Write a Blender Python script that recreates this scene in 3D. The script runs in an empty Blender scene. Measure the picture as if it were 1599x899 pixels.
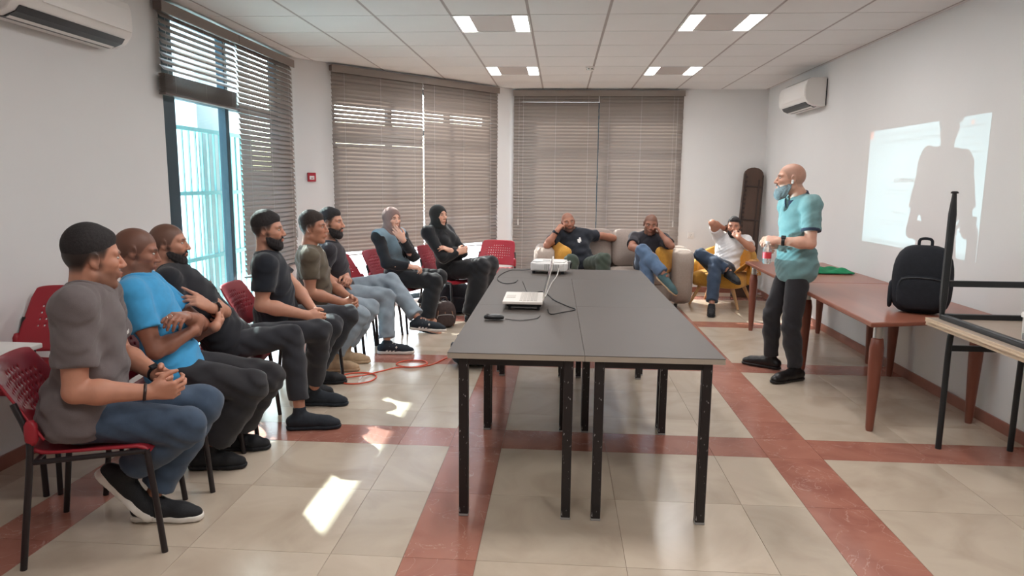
import bpy, math, random
import numpy as np
from mathutils import Vector, Matrix, Euler

sc = bpy.context.scene
COL = sc.collection
PI = math.pi
random.seed(7)
rng = np.random.default_rng(7)

# ------------------------------------------------------------------ camera, world, sun, exposure
def view_matrix(yaw, pitch, roll):
    f = Vector((math.sin(yaw) * math.cos(pitch), math.cos(yaw) * math.cos(pitch), math.sin(pitch)))
    r = Vector((math.cos(yaw), -math.sin(yaw), 0))
    u = r.cross(f)
    c, s = math.cos(roll), math.sin(roll)
    r, u = c * r + s * u, -s * r + c * u
    return Matrix((r, u, -f)).transposed().to_4x4()

cam_data = bpy.data.cameras.new('camera')
cam_data.sensor_width = 36.0
cam_data.lens = 1083.8 / 1599 * 36
cam_data.clip_start = 0.05
cam = bpy.data.objects.new('camera', cam_data)
cam.matrix_world = Matrix.Translation((0, 0, 1.511)) @ view_matrix(-0.0677, -0.1517, 0.0099)
COL.objects.link(cam)
sc.camera = cam

SUN_AZ, SUN_EL = (0.616, -0.788), math.radians(40)     # direction the sunlight travels (x, y) and elevation
world = bpy.data.worlds.new('sky')
sc.world = world
world.use_nodes = True
wn = world.node_tree
bg = wn.nodes['Background']
sky = wn.nodes.new('ShaderNodeTexSky')
sky.sky_type = 'NISHITA'
sky.sun_disc = False
sky.sun_elevation = SUN_EL
sky.sun_rotation = math.atan2(-SUN_AZ[0], -SUN_AZ[1])
sky.dust_density = 2.0
wn.links.new(sky.outputs[0], bg.inputs[0])
bg.inputs[1].default_value = 1.7

sun_d = bpy.data.lights.new('sun', 'SUN')
sun_d.energy = 32.0
sun_d.angle = math.radians(0.6)
sun_d.color = (1.0, 0.95, 0.88)
sun = bpy.data.objects.new('sun', sun_d)
h_ = math.hypot(*SUN_AZ)
sd = Vector((SUN_AZ[0] / h_ * math.cos(SUN_EL), SUN_AZ[1] / h_ * math.cos(SUN_EL), -math.sin(SUN_EL)))
sun.rotation_euler = sd.to_track_quat('-Z', 'Y').to_euler()
sun.location = (-12, 14, 9)
COL.objects.link(sun)

sc.view_settings.view_transform = 'Standard'
sc.view_settings.look = 'None'
sc.view_settings.gamma = 1.0
sc.view_settings.use_curve_mapping = False
sc.view_settings.exposure = -0.08
LAMP_W = 10.4            # watts of each lit strip in the ceiling lamps

# ------------------------------------------------------------------ materials
def S(r, g, b):
    def c(v):
        v /= 255.0
        return v / 12.92 if v <= 0.04045 else ((v + 0.055) / 1.055) ** 2.4
    return (c(r), c(g), c(b), 1.0)

MATS = {}
def mat(name, col, rough=0.6, metal=0.0, nscale=0.0, namt=0.0, bump=0.0, bscale=None, spec=0.5, attr=None,
        trans=0.0, ior=1.45, emit=None, estr=0.0, stretch=(1, 1, 1), sheen=0.0, rand=0.0, sss=0.0):
    m = bpy.data.materials.new(name)
    m.use_nodes = True
    nt = m.node_tree
    b = nt.nodes['Principled BSDF']
    b.inputs['Roughness'].default_value = rough
    b.inputs['Metallic'].default_value = metal
    b.inputs['Specular IOR Level'].default_value = spec
    b.inputs['IOR'].default_value = ior
    b.inputs['Transmission Weight'].default_value = trans
    b.inputs['Sheen Weight'].default_value = sheen
    if sss:
        b.inputs['Subsurface Weight'].default_value = sss
        b.inputs['Subsurface Scale'].default_value = 0.01
    b.inputs['Base Color'].default_value = col
    src = None
    if attr:
        a = nt.nodes.new('ShaderNodeAttribute')
        a.attribute_name = attr
        src = a.outputs['Color']
    if nscale:
        tc = nt.nodes.new('ShaderNodeTexCoord')
        mp = nt.nodes.new('ShaderNodeMapping')
        mp.inputs['Scale'].default_value = stretch
        nt.links.new(tc.outputs['Object'], mp.inputs['Vector'])
        n = nt.nodes.new('ShaderNodeTexNoise')
        n.inputs['Scale'].default_value = nscale
        n.inputs['Detail'].default_value = 5
        nt.links.new(mp.outputs[0], n.inputs['Vector'])
        mr = nt.nodes.new('ShaderNodeMapRange')
        mr.inputs['To Min'].default_value = 1 - namt
        mr.inputs['To Max'].default_value = 1 + namt
        mr.inputs['From Min'].default_value = 0.3
        mr.inputs['From Max'].default_value = 0.7
        nt.links.new(n.outputs['Fac'], mr.inputs['Value'])
        fac = mr.outputs[0]
        if rand:
            oi = nt.nodes.new('ShaderNodeObjectInfo')
            m2 = nt.nodes.new('ShaderNodeMapRange')
            m2.inputs['To Min'].default_value = 1 - rand
            m2.inputs['To Max'].default_value = 1 + rand
            nt.links.new(oi.outputs['Random'], m2.inputs['Value'])
            mu = nt.nodes.new('ShaderNodeMath'); mu.operation = 'MULTIPLY'
            nt.links.new(fac, mu.inputs[0]); nt.links.new(m2.outputs[0], mu.inputs[1])
            fac = mu.outputs[0]
        v = nt.nodes.new('ShaderNodeVectorMath')
        v.operation = 'SCALE'
        if src is None:
            v.inputs[0].default_value = col[:3]
        else:
            nt.links.new(src, v.inputs[0])
        nt.links.new(fac, v.inputs['Scale'])
        src = v.outputs[0]
        if bump:
            n2 = nt.nodes.new('ShaderNodeTexNoise')
            n2.inputs['Scale'].default_value = bscale or nscale * 4
            n2.inputs['Detail'].default_value = 3
            nt.links.new(mp.outputs[0], n2.inputs['Vector'])
            bp = nt.nodes.new('ShaderNodeBump')
            bp.inputs['Strength'].default_value = bump
            bp.inputs['Distance'].default_value = 0.004
            nt.links.new(n2.outputs['Fac'], bp.inputs['Height'])
            nt.links.new(bp.outputs[0], b.inputs['Normal'])
    if src is not None:
        nt.links.new(src, b.inputs['Base Color'])
    if emit:
        b.inputs['Emission Color'].default_value = emit
        b.inputs['Emission Strength'].default_value = estr
    MATS[name] = m
    return m

def glass_mat(name, tint, refl=0.06):
    m = bpy.data.materials.new(name)
    m.use_nodes = True
    nt = m.node_tree
    nt.nodes.clear()
    o = nt.nodes.new('ShaderNodeOutputMaterial')
    t = nt.nodes.new('ShaderNodeBsdfTransparent')
    t.inputs[0].default_value = tint
    g = nt.nodes.new('ShaderNodeBsdfGlossy')
    g.inputs['Roughness'].default_value = 0.02
    mx = nt.nodes.new('ShaderNodeMixShader')
    mx.inputs[0].default_value = refl
    nt.links.new(t.outputs[0], mx.inputs[1]); nt.links.new(g.outputs[0], mx.inputs[2])
    nt.links.new(mx.outputs[0], o.inputs[0])
    MATS[name] = m
    return m

def stone_mat(name, base, vein, rough, vscale, vamt, crack=0.0):
    """polished stone: cloudy tone, veins and a little per-tile shift, in world coordinates plus a per-tile offset"""
    m = bpy.data.materials.new(name)
    m.use_nodes = True
    nt = m.node_tree
    N, L = nt.nodes.new, nt.links.new
    b = nt.nodes['Principled BSDF']
    geo = N('ShaderNodeNewGeometry')
    oi = N('ShaderNodeObjectInfo')
    off = N('ShaderNodeVectorMath'); off.operation = 'MULTIPLY_ADD'
    cmb = N('ShaderNodeCombineXYZ')
    for i in range(3):
        L(oi.outputs['Random'], cmb.inputs[i])
    L(cmb.outputs[0], off.inputs[0]); off.inputs[1].default_value = (37, 53, 71)
    L(geo.outputs['Position'], off.inputs[2])
    n1 = N('ShaderNodeTexNoise'); n1.inputs['Scale'].default_value = vscale; n1.inputs['Detail'].default_value = 8
    n1.inputs['Distortion'].default_value = 1.2
    L(off.outputs[0], n1.inputs['Vector'])
    rp = N('ShaderNodeMapRange'); rp.inputs['From Min'].default_value = 0.42; rp.inputs['From Max'].default_value = 0.72
    rp.inputs['To Max'].default_value = vamt
    L(n1.outputs['Fac'], rp.inputs['Value'])
    mx = N('ShaderNodeMix'); mx.data_type = 'RGBA'
    mx.inputs['A'].default_value = base; mx.inputs['B'].default_value = vein
    L(rp.outputs[0], mx.inputs['Factor'])
    out = mx.outputs['Result']
    if crack:
        n2 = N('ShaderNodeTexNoise'); n2.inputs['Scale'].default_value = 3.2; n2.inputs['Detail'].default_value = 6
        n2.inputs['Distortion'].default_value = 2.0
        L(off.outputs[0], n2.inputs['Vector'])
        sb = N('ShaderNodeMath'); sb.operation = 'SUBTRACT'; sb.inputs[1].default_value = 0.5
        L(n2.outputs['Fac'], sb.inputs[0])
        ab = N('ShaderNodeMath'); ab.operation = 'ABSOLUTE'; L(sb.outputs[0], ab.inputs[0])
        r2 = N('ShaderNodeMapRange'); r2.inputs['From Min'].default_value = 0.0; r2.inputs['From Max'].default_value = 0.007
        r2.inputs['To Min'].default_value = crack; r2.inputs['To Max'].default_value = 0.0
        L(ab.outputs[0], r2.inputs['Value'])
        m3 = N('ShaderNodeMix'); m3.data_type = 'RGBA'; m3.inputs['B'].default_value = S(226, 196, 184)
        L(out, m3.inputs['A']); L(r2.outputs[0], m3.inputs['Factor'])
        out = m3.outputs['Result']
    tone = N('ShaderNodeMapRange'); tone.inputs['To Min'].default_value = 0.93; tone.inputs['To Max'].default_value = 1.06
    L(oi.outputs['Random'], tone.inputs['Value'])
    v = N('ShaderNodeVectorMath'); v.operation = 'SCALE'
    L(out, v.inputs[0]); L(tone.outputs[0], v.inputs['Scale'])
    L(v.outputs[0], b.inputs['Base Color'])
    b.inputs['Roughness'].default_value = rough
    MATS[name] = m
    return m

mat('wall_paint', S(222, 221, 220), 0.75, nscale=1.2, namt=0.02, bump=0.05, bscale=60)
mat('ceiling_tile', S(222, 221, 220), 0.9, nscale=3, namt=0.015, bump=0.1, bscale=90, rand=0.015)
mat('ceiling_rail', S(168, 160, 157), 0.6)
mat('ceiling_tee', S(200, 193, 190), 0.6)
stone_mat('beige_stone', S(196, 181, 163), S(176, 159, 141), 0.22, 2.4, 0.8)
stone_mat('red_stone', S(168, 113, 97), S(146, 93, 81), 0.18, 3.0, 0.9, crack=0.3)
mat('grout', S(150, 128, 112), 0.8)
mat('red_skirting', S(150, 98, 84), 0.3, nscale=5, namt=0.15)
mat('slat_wood', S(136, 125, 118), 0.42, nscale=9, namt=0.08, stretch=(0.06, 1, 1), rand=0.05)
mat('rail_wood', S(104, 92, 88), 0.5)
mat('cord_white', S(190, 185, 180), 0.7)
mat('frame_teal', S(34, 58, 70), 0.4)
mat('frame_white', S(222, 222, 220), 0.5)
mat('bar_teal', S(140, 196, 194), 0.5)
mat('pavement', S(222, 222, 218), 0.8, nscale=2, namt=0.05)
glass_mat('teal_glass', (0.86, 0.97, 0.98, 1))
glass_mat('clear_glass', (0.93, 0.97, 0.98, 1))
mat('white_plastic', S(226, 222, 218), 0.35)
mat('grey_plastic', S(150, 148, 146), 0.4)
mat('dark_plastic', S(28, 29, 33), 0.45)
mat('black_plastic', S(22, 22, 25), 0.35)
mat('alarm_red', S(170, 40, 55), 0.4)
mat('lamp_strip', S(255, 255, 255), 0.5, emit=(1, 0.97, 0.95, 1), estr=9.0)
mat('lamp_panel', S(196, 188, 184), 0.4)
mat('table_grey', S(76, 69, 64), 0.5, nscale=4, namt=0.035, bump=0.02, bscale=200)
mat('table_edge', S(172, 162, 148), 0.5, nscale=8, namt=0.05)
mat('black_metal', S(33, 30, 31), 0.45, nscale=45, namt=0.35)
mat('paint_chip', S(150, 148, 150), 0.6)
mat('chair_red', S(158, 38, 50), 0.42, nscale=6, namt=0.04)
mat('chair_leg', S(36, 30, 32), 0.35)
mat('wood_red', S(146, 90, 72), 0.28, nscale=7, namt=0.12, stretch=(1, 0.12, 1))
mat('wood_leg', S(128, 74, 58), 0.35, nscale=10, namt=0.15, stretch=(1, 1, 0.15))
mat('steel', S(190, 186, 180), 0.28, metal=0.9)
mat('ply_edge', S(206, 184, 158), 0.5, nscale=30, namt=0.08, stretch=(1, 1, 6))
mat('ply_top', S(160, 144, 130), 0.45, nscale=5, namt=0.06)
mat('green_metal', S(33, 36, 38), 0.4)
mat('sofa_grey', S(158, 143, 132), 0.9, nscale=60, namt=0.07, bump=0.35, bscale=420, sheen=0.2)
mat('cushion_grey', S(150, 136, 128), 0.9, nscale=60, namt=0.06, bump=0.3, bscale=420)
mat('mustard', S(204, 148, 58), 0.9, nscale=40, namt=0.08, bump=0.3, bscale=380, sheen=0.2)
mat('mustard_throw', S(196, 136, 44), 0.95, nscale=30, namt=0.15, bump=0.6, bscale=160, sheen=0.3)
mat('pale_wood', S(205, 160, 112), 0.5, nscale=9, namt=0.1, stretch=(1, 1, 0.15))
mat('old_wood', S(82, 62, 52), 0.6, nscale=9, namt=0.25, stretch=(1, 1, 0.2), bump=0.3)
mat('old_wood_dark', S(56, 42, 37), 0.6, nscale=9, namt=0.25, stretch=(1, 1, 0.2), bump=0.3)
mat('bag_black', S(26, 29, 36), 0.85, nscale=40, namt=0.15, bump=0.4, bscale=300)
mat('bag_brown', S(62, 48, 46), 0.8, nscale=40, namt=0.2, bump=0.4, bscale=300)
mat('trim_tan', S(150, 112, 88), 0.7)
mat('cloth_green', S(24, 120, 78), 0.9, nscale=14, namt=0.25, bump=0.3, bscale=200)
mat('cable_black', S(35, 33, 34), 0.5)
mat('cable_grey', S(180, 175, 170), 0.5)
mat('cable_orange', S(214, 88, 62), 0.5)
mat('laptop_white', S(222, 214, 206), 0.4)
mat('key_grey', S(200, 192, 184), 0.5)
mat('screen_black', S(40, 40, 44), 0.15)
mat('clear_plastic', S(232, 236, 238), 0.08, trans=0.85, ior=1.2)
mat('label_red', S(214, 60, 70), 0.5)
mat('paper_white', S(235, 233, 230), 0.6)

# ------------------------------------------------------------------ mesh helpers
class MB:
    """collects shapes, then links them as ONE mesh object"""
    def __init__(s):
        s.v, s.f, s.m, s.n = [], [], [], 0
    def add(s, v, f, mi=0):
        s.v.append(np.asarray(v, float).reshape(-1, 3))
        for q in f:
            s.f.append(tuple(int(i) + s.n for i in q)); s.m.append(mi)
        s.n += len(s.v[-1])
        return s
    def box(s, c, d, R=None, mi=0):
        h = np.array(d, float) / 2
        v = np.array([(x, y, z) for x in (-1, 1) for y in (-1, 1) for z in (-1, 1)]) * h
        if R is not None:
            v = v @ np.array(R, float).T
        return s.add(v + np.array(c, float), [(0, 1, 3, 2), (4, 6, 7, 5), (0, 4, 5, 1), (2, 3, 7, 6), (0, 2, 6, 4), (1, 5, 7, 3)], mi)
    def bar(s, a, b, w, h=None, up=(0, 0, 1), mi=0):
        a, b = np.array(a, float), np.array(b, float)
        R = frame(b - a, up)
        return s.box((a + b) / 2, (w, np.linalg.norm(b - a), h or w), R, mi)
    def prism(s, poly, z0, z1, mi=0):
        n = len(poly)
        v = [(x, y, z0) for x, y in poly] + [(x, y, z1) for x, y in poly]
        f = [tuple(range(n))[::-1], tuple(range(n, 2 * n))] + [(i, (i + 1) % n, n + (i + 1) % n, n + i) for i in range(n)]
        return s.add(v, f, mi)
    def tube(s, path, r, n=8, caps=True, mi=0):
        P = np.array(path, float); k = len(P)
        rs = np.full(k, r) if np.isscalar(r) else np.array(r, float)
        T = np.gradient(P, axis=0); T /= np.linalg.norm(T, axis=1)[:, None] + 1e-12
        up = np.array([0, 0, 1.0]) if abs(T[0][2]) < 0.9 else np.array([1.0, 0, 0])
        a = np.cross(T[0], up); a /= np.linalg.norm(a)
        v = []
        for i in range(k):
            a = a - T[i] * (a @ T[i]); a /= np.linalg.norm(a)
            b = np.cross(T[i], a)
            for j in range(n):
                t = 2 * PI * j / n
                v.append(P[i] + rs[i] * (math.cos(t) * a + math.sin(t) * b))
        f = [(i * n + j, i * n + (j + 1) % n, (i + 1) * n + (j + 1) % n, (i + 1) * n + j) for i in range(k - 1) for j in range(n)]
        if caps:
            f += [tuple(range(n))[::-1], tuple(range((k - 1) * n, k * n))]
        return s.add(v, f, mi)
    def lathe(s, c, prof, n=24, mi=0):
        k = len(prof)
        v = [(c[0] + r * math.cos(2 * PI * j / n), c[1] + r * math.sin(2 * PI * j / n), c[2] + z) for r, z in prof for j in range(n)]
        f = [(i * n + j, i * n + (j + 1) % n, (i + 1) * n + (j + 1) % n, (i + 1) * n + j) for i in range(k - 1) for j in range(n)]
        f += [tuple(range(n))[::-1], tuple(range((k - 1) * n, k * n))]
        return s.add(v, f, mi)
    def superbox(s, c, d, p=4.0, n=16, R=None, mi=0, fn=None):
        """rounded, cushion-like block (superellipsoid); fn may push the unit points about"""
        v, f = [], []
        for i in range(n + 1):
            th = PI * i / n
            for j in range(2 * n):
                ph = PI * j / n
                q = np.array([math.sin(th) * math.cos(ph), math.sin(th) * math.sin(ph), math.cos(th)])
                q = q / (np.abs(q) ** p).sum() ** (1 / p)
                if fn: q = np.array(fn(*q))
                v.append(q)
        m = 2 * n
        for i in range(n):
            for j in range(m):
                f.append((i * m + j, (i + 1) * m + j, (i + 1) * m + (j + 1) % m, i * m + (j + 1) % m))
        v = np.array(v) * np.array(d, float) / 2
        if R is not None:
            v = v @ np.array(R, float).T
        return s.add(v + np.array(c, float), f, mi)
    def build(s, name, mats, parent=None, smooth=None, bevel=0.0, seg=2, loc=None):
        me = bpy.data.meshes.new(name)
        me.from_pydata(np.concatenate(s.v).tolist(), [], s.f)
        mats = mats if isinstance(mats, (list, tuple)) else [mats]
        for m in mats:
            me.materials.append(MATS[m])
        if len(mats) > 1:
            me.polygons.foreach_set('material_index', np.array(s.m, np.int32))
        me.validate(); me.update()
        return obj(name, me, parent, smooth, bevel, seg, loc)

def obj(name, me, parent=None, smooth=None, bevel=0.0, seg=2, loc=None):
    o = bpy.data.objects.new(name, me)
    COL.objects.link(o)
    if parent is not None:
        o.parent = parent
    if loc is not None:
        o.location = loc
    if smooth is not None:
        me.polygons.foreach_set('use_smooth', np.ones(len(me.polygons), bool))
        if smooth < 180:
            me.set_sharp_from_angle(angle=math.radians(smooth))
    if bevel:
        b = o.modifiers.new('edge', 'BEVEL')
        b.width = bevel; b.segments = seg; b.limit_method = 'ANGLE'; b.angle_limit = math.radians(40)
    return o

def frame(d, up=(0, 0, 1)):
    d = np.array(d, float); d /= np.linalg.norm(d)
    u = np.array(up, float)
    if abs(u @ d) > 0.98: u = np.array([1.0, 0, 0])
    x = np.cross(d, u); x /= np.linalg.norm(x)
    return np.array([x, d, np.cross(x, d)]).T          # columns: x, along, up

def rotz(a):
    c, s = math.cos(a), math.sin(a)
    return np.array([[c, -s, 0], [s, c, 0], [0, 0, 1.0]])

def tag(o, label=None, cat=None, group=None, kind=None):
    if label: o['label'] = label
    if cat: o['category'] = cat
    if group: o['group'] = group
    if kind: o['kind'] = kind
    return o

def thing(name, label, cat, loc=(0, 0, 0), rz=0.0, group=None):
    o = bpy.data.objects.new(name, None)
    o.empty_display_size = 0.05
    COL.objects.link(o)
    o.location = loc
    o.rotation_euler = (0, 0, rz)
    return tag(o, label, cat, group)

def struct(o):
    o['kind'] = 'structure'
    return o

def copy_tree(o, loc=None, rz=None, label=None):
    kids = list(o.children)
    c = o.copy(); COL.objects.link(c)
    if loc is not None: c.location = loc
    if rz is not None: c.rotation_euler = (0, 0, rz)
    if label: c['label'] = label
    for k in kids:
        p = k.copy(); COL.objects.link(p); p.parent = c
        for g in list(k.children):
            q = g.copy(); COL.objects.link(q); q.parent = p
    return c

def part(name, me, parent, loc=(0, 0, 0), rot=None):
    o = bpy.data.objects.new(name, me)
    COL.objects.link(o)
    o.parent = parent
    o.location = loc
    if rot is not None: o.rotation_euler = rot
    return o

def spline(pts, n=8):
    """Catmull-Rom through the points"""
    P = np.array(pts, float)
    P = np.vstack([2 * P[0] - P[1], P, 2 * P[-1] - P[-2]])
    out = []
    for i in range(1, len(P) - 2):
        for t in np.linspace(0, 1, n, endpoint=False):
            a, b, c, d = P[i - 1], P[i], P[i + 1], P[i + 2]
            out.append(0.5 * (2 * b + (c - a) * t + (2 * a - 5 * b + 4 * c - d) * t * t + (3 * b - a - 3 * c + d) * t ** 3))
    out.append(P[-2])
    return np.array(out)

def clip_poly(poly, p0, n):
    """keep the side where (p-p0).n <= 0"""
    out = []
    for i in range(len(poly)):
        a, b = poly[i], poly[(i + 1) % len(poly)]
        da = (a[0] - p0[0]) * n[0] + (a[1] - p0[1]) * n[1]
        db = (b[0] - p0[0]) * n[0] + (b[1] - p0[1]) * n[1]
        if da <= 0: out.append(a)
        if (da < 0 < db) or (db < 0 < da):
            t = da / (da - db)
            out.append((a[0] + t * (b[0] - a[0]), a[1] + t * (b[1] - a[1])))
    return out

# ------------------------------------------------------------------ the room
XL, XR, YB, ZC = -2.88, 2.77, 9.82, 2.77
D0, D1 = np.array([-2.88, 7.28]), np.array([-0.66, 9.82])      # the diagonal wall
DD = (D1 - D0) / np.linalg.norm(D1 - D0)
DN = np.array([-DD[1], DD[0]])                                   # outward
YF = -2.5                                                        # wall behind the camera
ROOM = [(XL, YF), (XR, YF), (XR, YB), (D1[0], YB), (XL, D0[1])]

def in_room(poly):
    poly = clip_poly(poly, (XL, 0), (-1, 0)); 
    if poly: poly = clip_poly(poly, (XR, 0), (1, 0))
    if poly: poly = clip_poly(poly, (0, YB), (0, 1))
    if poly: poly = clip_poly(poly, D0, DN)
    return poly

def area(p):
    return abs(sum(p[i][0] * p[(i + 1) % len(p)][1] - p[(i + 1) % len(p)][0] * p[i][1] for i in range(len(p)))) / 2

b = MB(); b.prism(ROOM, -0.12, -0.0035)
floor = struct(b.build('floor', 'grout'))
FX, FY = -0.6086, 3.787          # near left corner of one crossing of the red bands
xs = []                          # (x0, x1, is_red)
for k in range(-2, 3):
    x = FX + 1.8 * k
    xs += [(x, x + 0.3, True), (x + 0.3, x + 0.9, False), (x + 0.9, x + 1.5, False), (x + 1.5, x + 1.8, False)]
ys = []
for k in range(-2, 4):
    y = FY + 1.8 * k
    ys += [(y, y + 0.3, True), (y + 0.3, y + 0.6, False), (y + 0.6, y + 1.2, False), (y + 1.2, y + 1.8, False)]
cache = {}
def tile(x0, x1, y0, y1, m):
    g = 0.0011 if m == 'red_stone' else 0.0014
    p = in_room([(x0 + g, y0 + g), (x1 - g, y0 + g), (x1 - g, y1 - g), (x0 + g, y1 - g)])
    if len(p) < 3 or area(p) < 0.004: return
    cx, cy = (x0 + x1) / 2, (y0 + y1) / 2
    q = [(round(a - cx, 3), round(c - cy, 3)) for a, c in p]
    key = (m, tuple(q))
    if key not in cache:
        mb = MB(); mb.prism(q, -0.0035, 0.0)
        cache[key] = mb.build('tile', m, floor, loc=(cx, cy, 0))
    else:
        part('tile', cache[key].data, floor, (cx, cy, 0))
for x0, x1, rx in xs:
    for y0, y1, ry in ys:
        if y0 < 0.1: continue
        tile(x0, x1, y0, y1, 'red_stone' if rx or ry else 'beige_stone')
b = MB(); b.prism([(XL, YF), (XR, YF), (XR, 0.15), (XL, 0.15)], -0.0035, 0)
tag(b.build('floor_slab', 'beige_stone', floor), kind='stuff')

# ceiling
b = MB(); b.prism(ROOM, ZC + 0.012, ZC + 0.15)
ceiling = struct(b.build('ceiling', 'wall_paint'))
GX, GY = -2.066, 4.9326
lamps = {(2, 0 + 1), (5, 1), (2, 5), (5, 5), (2, -3), (5, -3), (2, -7), (5, -7)}      # lamp tiles (column, row)
cache = {}
for i in range(-2, 9):
    for j in range(-13, 9):
        if (i, j) in lamps or GY + 0.6 * j < -2.6: continue
        x0, y0 = GX + 0.6 * i, GY + 0.6 * j
        p = in_room([(x0 + .011, y0 + .006), (x0 + .589, y0 + .006), (x0 + .589, y0 + .594), (x0 + .011, y0 + .594)])
        if len(p) < 3 or area(p) < 0.003: continue
        q = tuple((round(a - x0, 3), round(c - y0, 3)) for a, c in p)
        if q not in cache:
            mb = MB(); mb.prism(q, 0, 0.012)
            cache[q] = mb.build('ceiling_panel', 'ceiling_tile', ceiling, loc=(x0, y0, ZC))
        else:
            part('ceiling_panel', cache[q].data, ceiling, (x0, y0, ZC))
for i in range(-1, 9):
    x = GX + 0.6 * i
    if not XL < x < XR: continue
    yend = YB if x > D1[0] else D0[1] + (x - XL) * DD[1] / DD[0]
    mb = MB(); mb.box((x, (yend + YF) / 2, ZC + 0.007), (0.024, yend - YF, 0.01))
    mb.build('ceiling_runner', 'ceiling_rail', ceiling)
for j in range(-12, 9):
    y = GY + 0.6 * j
    x0 = XL if y < D0[1] else XL + (y - D0[1]) * DD[0] / DD[1]
    if y > YB - 0.03: continue
    mb = MB(); mb.box(((x0 + XR) / 2, y, ZC + 0.008), (XR - x0, 0.013, 0.01))
    mb.build('ceiling_tee', 'ceiling_tee', ceiling)

# walls (0.2 m thick, outside the room polygon)
W = 0.2
def wall(name, a, b, holes, zt=ZC + 0.15, W=0.2):
    """a, b: the inner foot line with the outside to its left; holes: (s0, s1, z0, z1) along it"""
    a, b = np.array(a, float), np.array(b, float)
    L = np.linalg.norm(b - a); d = (b - a) / L; n = np.array([-d[1], d[0]])
    mb = MB()
    def seg(s0, s1, z0, z1):
        if s1 - s0 < 1e-4 or z1 - z0 < 1e-4: return
        p = [a + d * s0, a + d * s1, a + d * s1 + n * W, a + d * s0 + n * W]
        mb.prism([tuple(q) for q in p], z0, z1)
    s = 0.0
    for s0, s1, z0, z1 in holes:
        seg(s, s0, 0, zt); seg(s0, s1, 0, z0); seg(s0, s1, z1, zt); s = s1
    seg(s, L, 0, zt)
    return struct(mb.build(name, 'wall_paint'))
LH = (4.98 - YF, 7.12 - YF, 0.03, 2.745)
wall('wall_left', (XL, YF), (XL, D0[1] + 0.09), [LH], W=0.1)
DL = np.linalg.norm(D1 - D0)
wall('wall_diagonal', D0, D1, [(0.55, DL - 0.42, 0.04, 2.62)])
wall('wall_back', (D1[0] - 0.09, YB), (XR + W, YB), [(0.2, 2.3, 0.2, 2.6)])
wall('wall_right', (XR, YB + W), (XR, YF), [])
wall('wall_front', (XR + W, YF), (XL - W, YF), [])
for nm, a, c in (('baseboard_right', (XR, YB), (XR, YF)), ('baseboard_left', (XL, YF), (XL, 4.95)), ('baseboard_back', (1.63, YB), (XR, YB))):
    a, c = np.array(a, float), np.array(c, float)
    d = (c - a) / np.linalg.norm(c - a); n = np.array([d[1], -d[0]])
    mb = MB(); mb.prism([tuple(a), tuple(c), tuple(c + n * 0.012), tuple(a + n * 0.012)], 0, 0.075)
    struct(mb.build(nm, 'red_skirting'))

# windows: frame with mullions, panes set in; origin on the wall line
def window(name, a, d, s0, s1, z0, z1, mull, transom, fmat, gmat, back=0.1, first=0.06):
    a = np.array([a[0], a[1]], float); d = np.array(d, float); n = np.array([-d[1], d[0]])
    R = np.array([[d[0], n[0], 0], [d[1], n[1], 0], [0, 0, 1.0]])
    def P(s, z, o=back):
        q = a + d * s + n * o
        return (q[0], q[1], z)
    w = 0.06
    mb = MB()
    mb.box(P(s0 + first / 2, (z0 + z1) / 2), (first, 0.072, z1 - z0), R)
    for s in [s1 - w / 2] + list(mull):
        mb.box(P(s, (z0 + z1) / 2), (w, 0.07, z1 - z0), R)
    for z in [z0 + w / 2, z1 - w / 2] + list(transom):
        mb.box(P((s0 + s1) / 2, z), (s1 - s0, 0.065, w), R)
    fr = struct(mb.build(name, fmat, bevel=0.004, seg=1))
    ss = [s0] + list(mull) + [s1]; zz = [z0] + list(transom) + [z1]
    for i in range(len(ss) - 1):
        for j in range(len(zz) - 1):
            g = MB(); g.box(P((ss[i] + ss[i + 1]) / 2, (zz[j] + zz[j + 1]) / 2, back + 0.005), (ss[i + 1] - ss[i] - 0.02, 0.006, zz[j + 1] - zz[j] - 0.02), R)
            g.build('pane', gmat, fr)
    return fr
window('window_1', (XL, YF), (0, 1), LH[0], LH[1], LH[2], LH[3], [LH[0] + 1.03], [2.14], 'frame_teal', 'teal_glass', back=0.06, first=0.2)
window('window_2', D0, DD, 0.55, DL - 0.42, 0.04, 2.62, [0.55 + 0.8, 0.55 + 1.7], [2.1], 'frame_teal', 'clear_glass')
window('window_3', (D1[0] - 0.09, YB), (1, 0), 0.2, 2.3, 0.2, 2.6, [1.25], [2.1], 'frame_teal', 'clear_glass')

# outside
b = MB(); b.box((-6, 12, -0.2), (60, 60, 0.1))
struct(b.build('exterior_ground', 'pavement'))
b = MB(); b.box((-3.55, 7.0, 1.4), (0.3, 1.15, 3.2))  # pier added outside to keep the sun off the farther part of the window
struct(b.build('added_sun_blocker', 'pavement'))
gr = thing('window_grille', 'teal metal security grille of upright bars outside the glass door', 'grille', (-3.32, 6.05, -0.15))
mb = MB(); mb.box((0, 0, 0.01), (0.016, 0.016, 2.1)) 
bar0 = mb.build('bar', 'bar_teal', gr)
bar0.location = (0, -1.3, 1.05)
for i in range(1, 24):
    part('bar', bar0.data, gr, (0, -1.3 + i * 0.113, 1.05))
for z in (0.3, 0.93, 1.53, 2.1):
    mb = MB(); mb.box((0, 0, z), (0.04, 2.7, 0.035)); mb.build('rail', 'bar_teal', gr)

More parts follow.
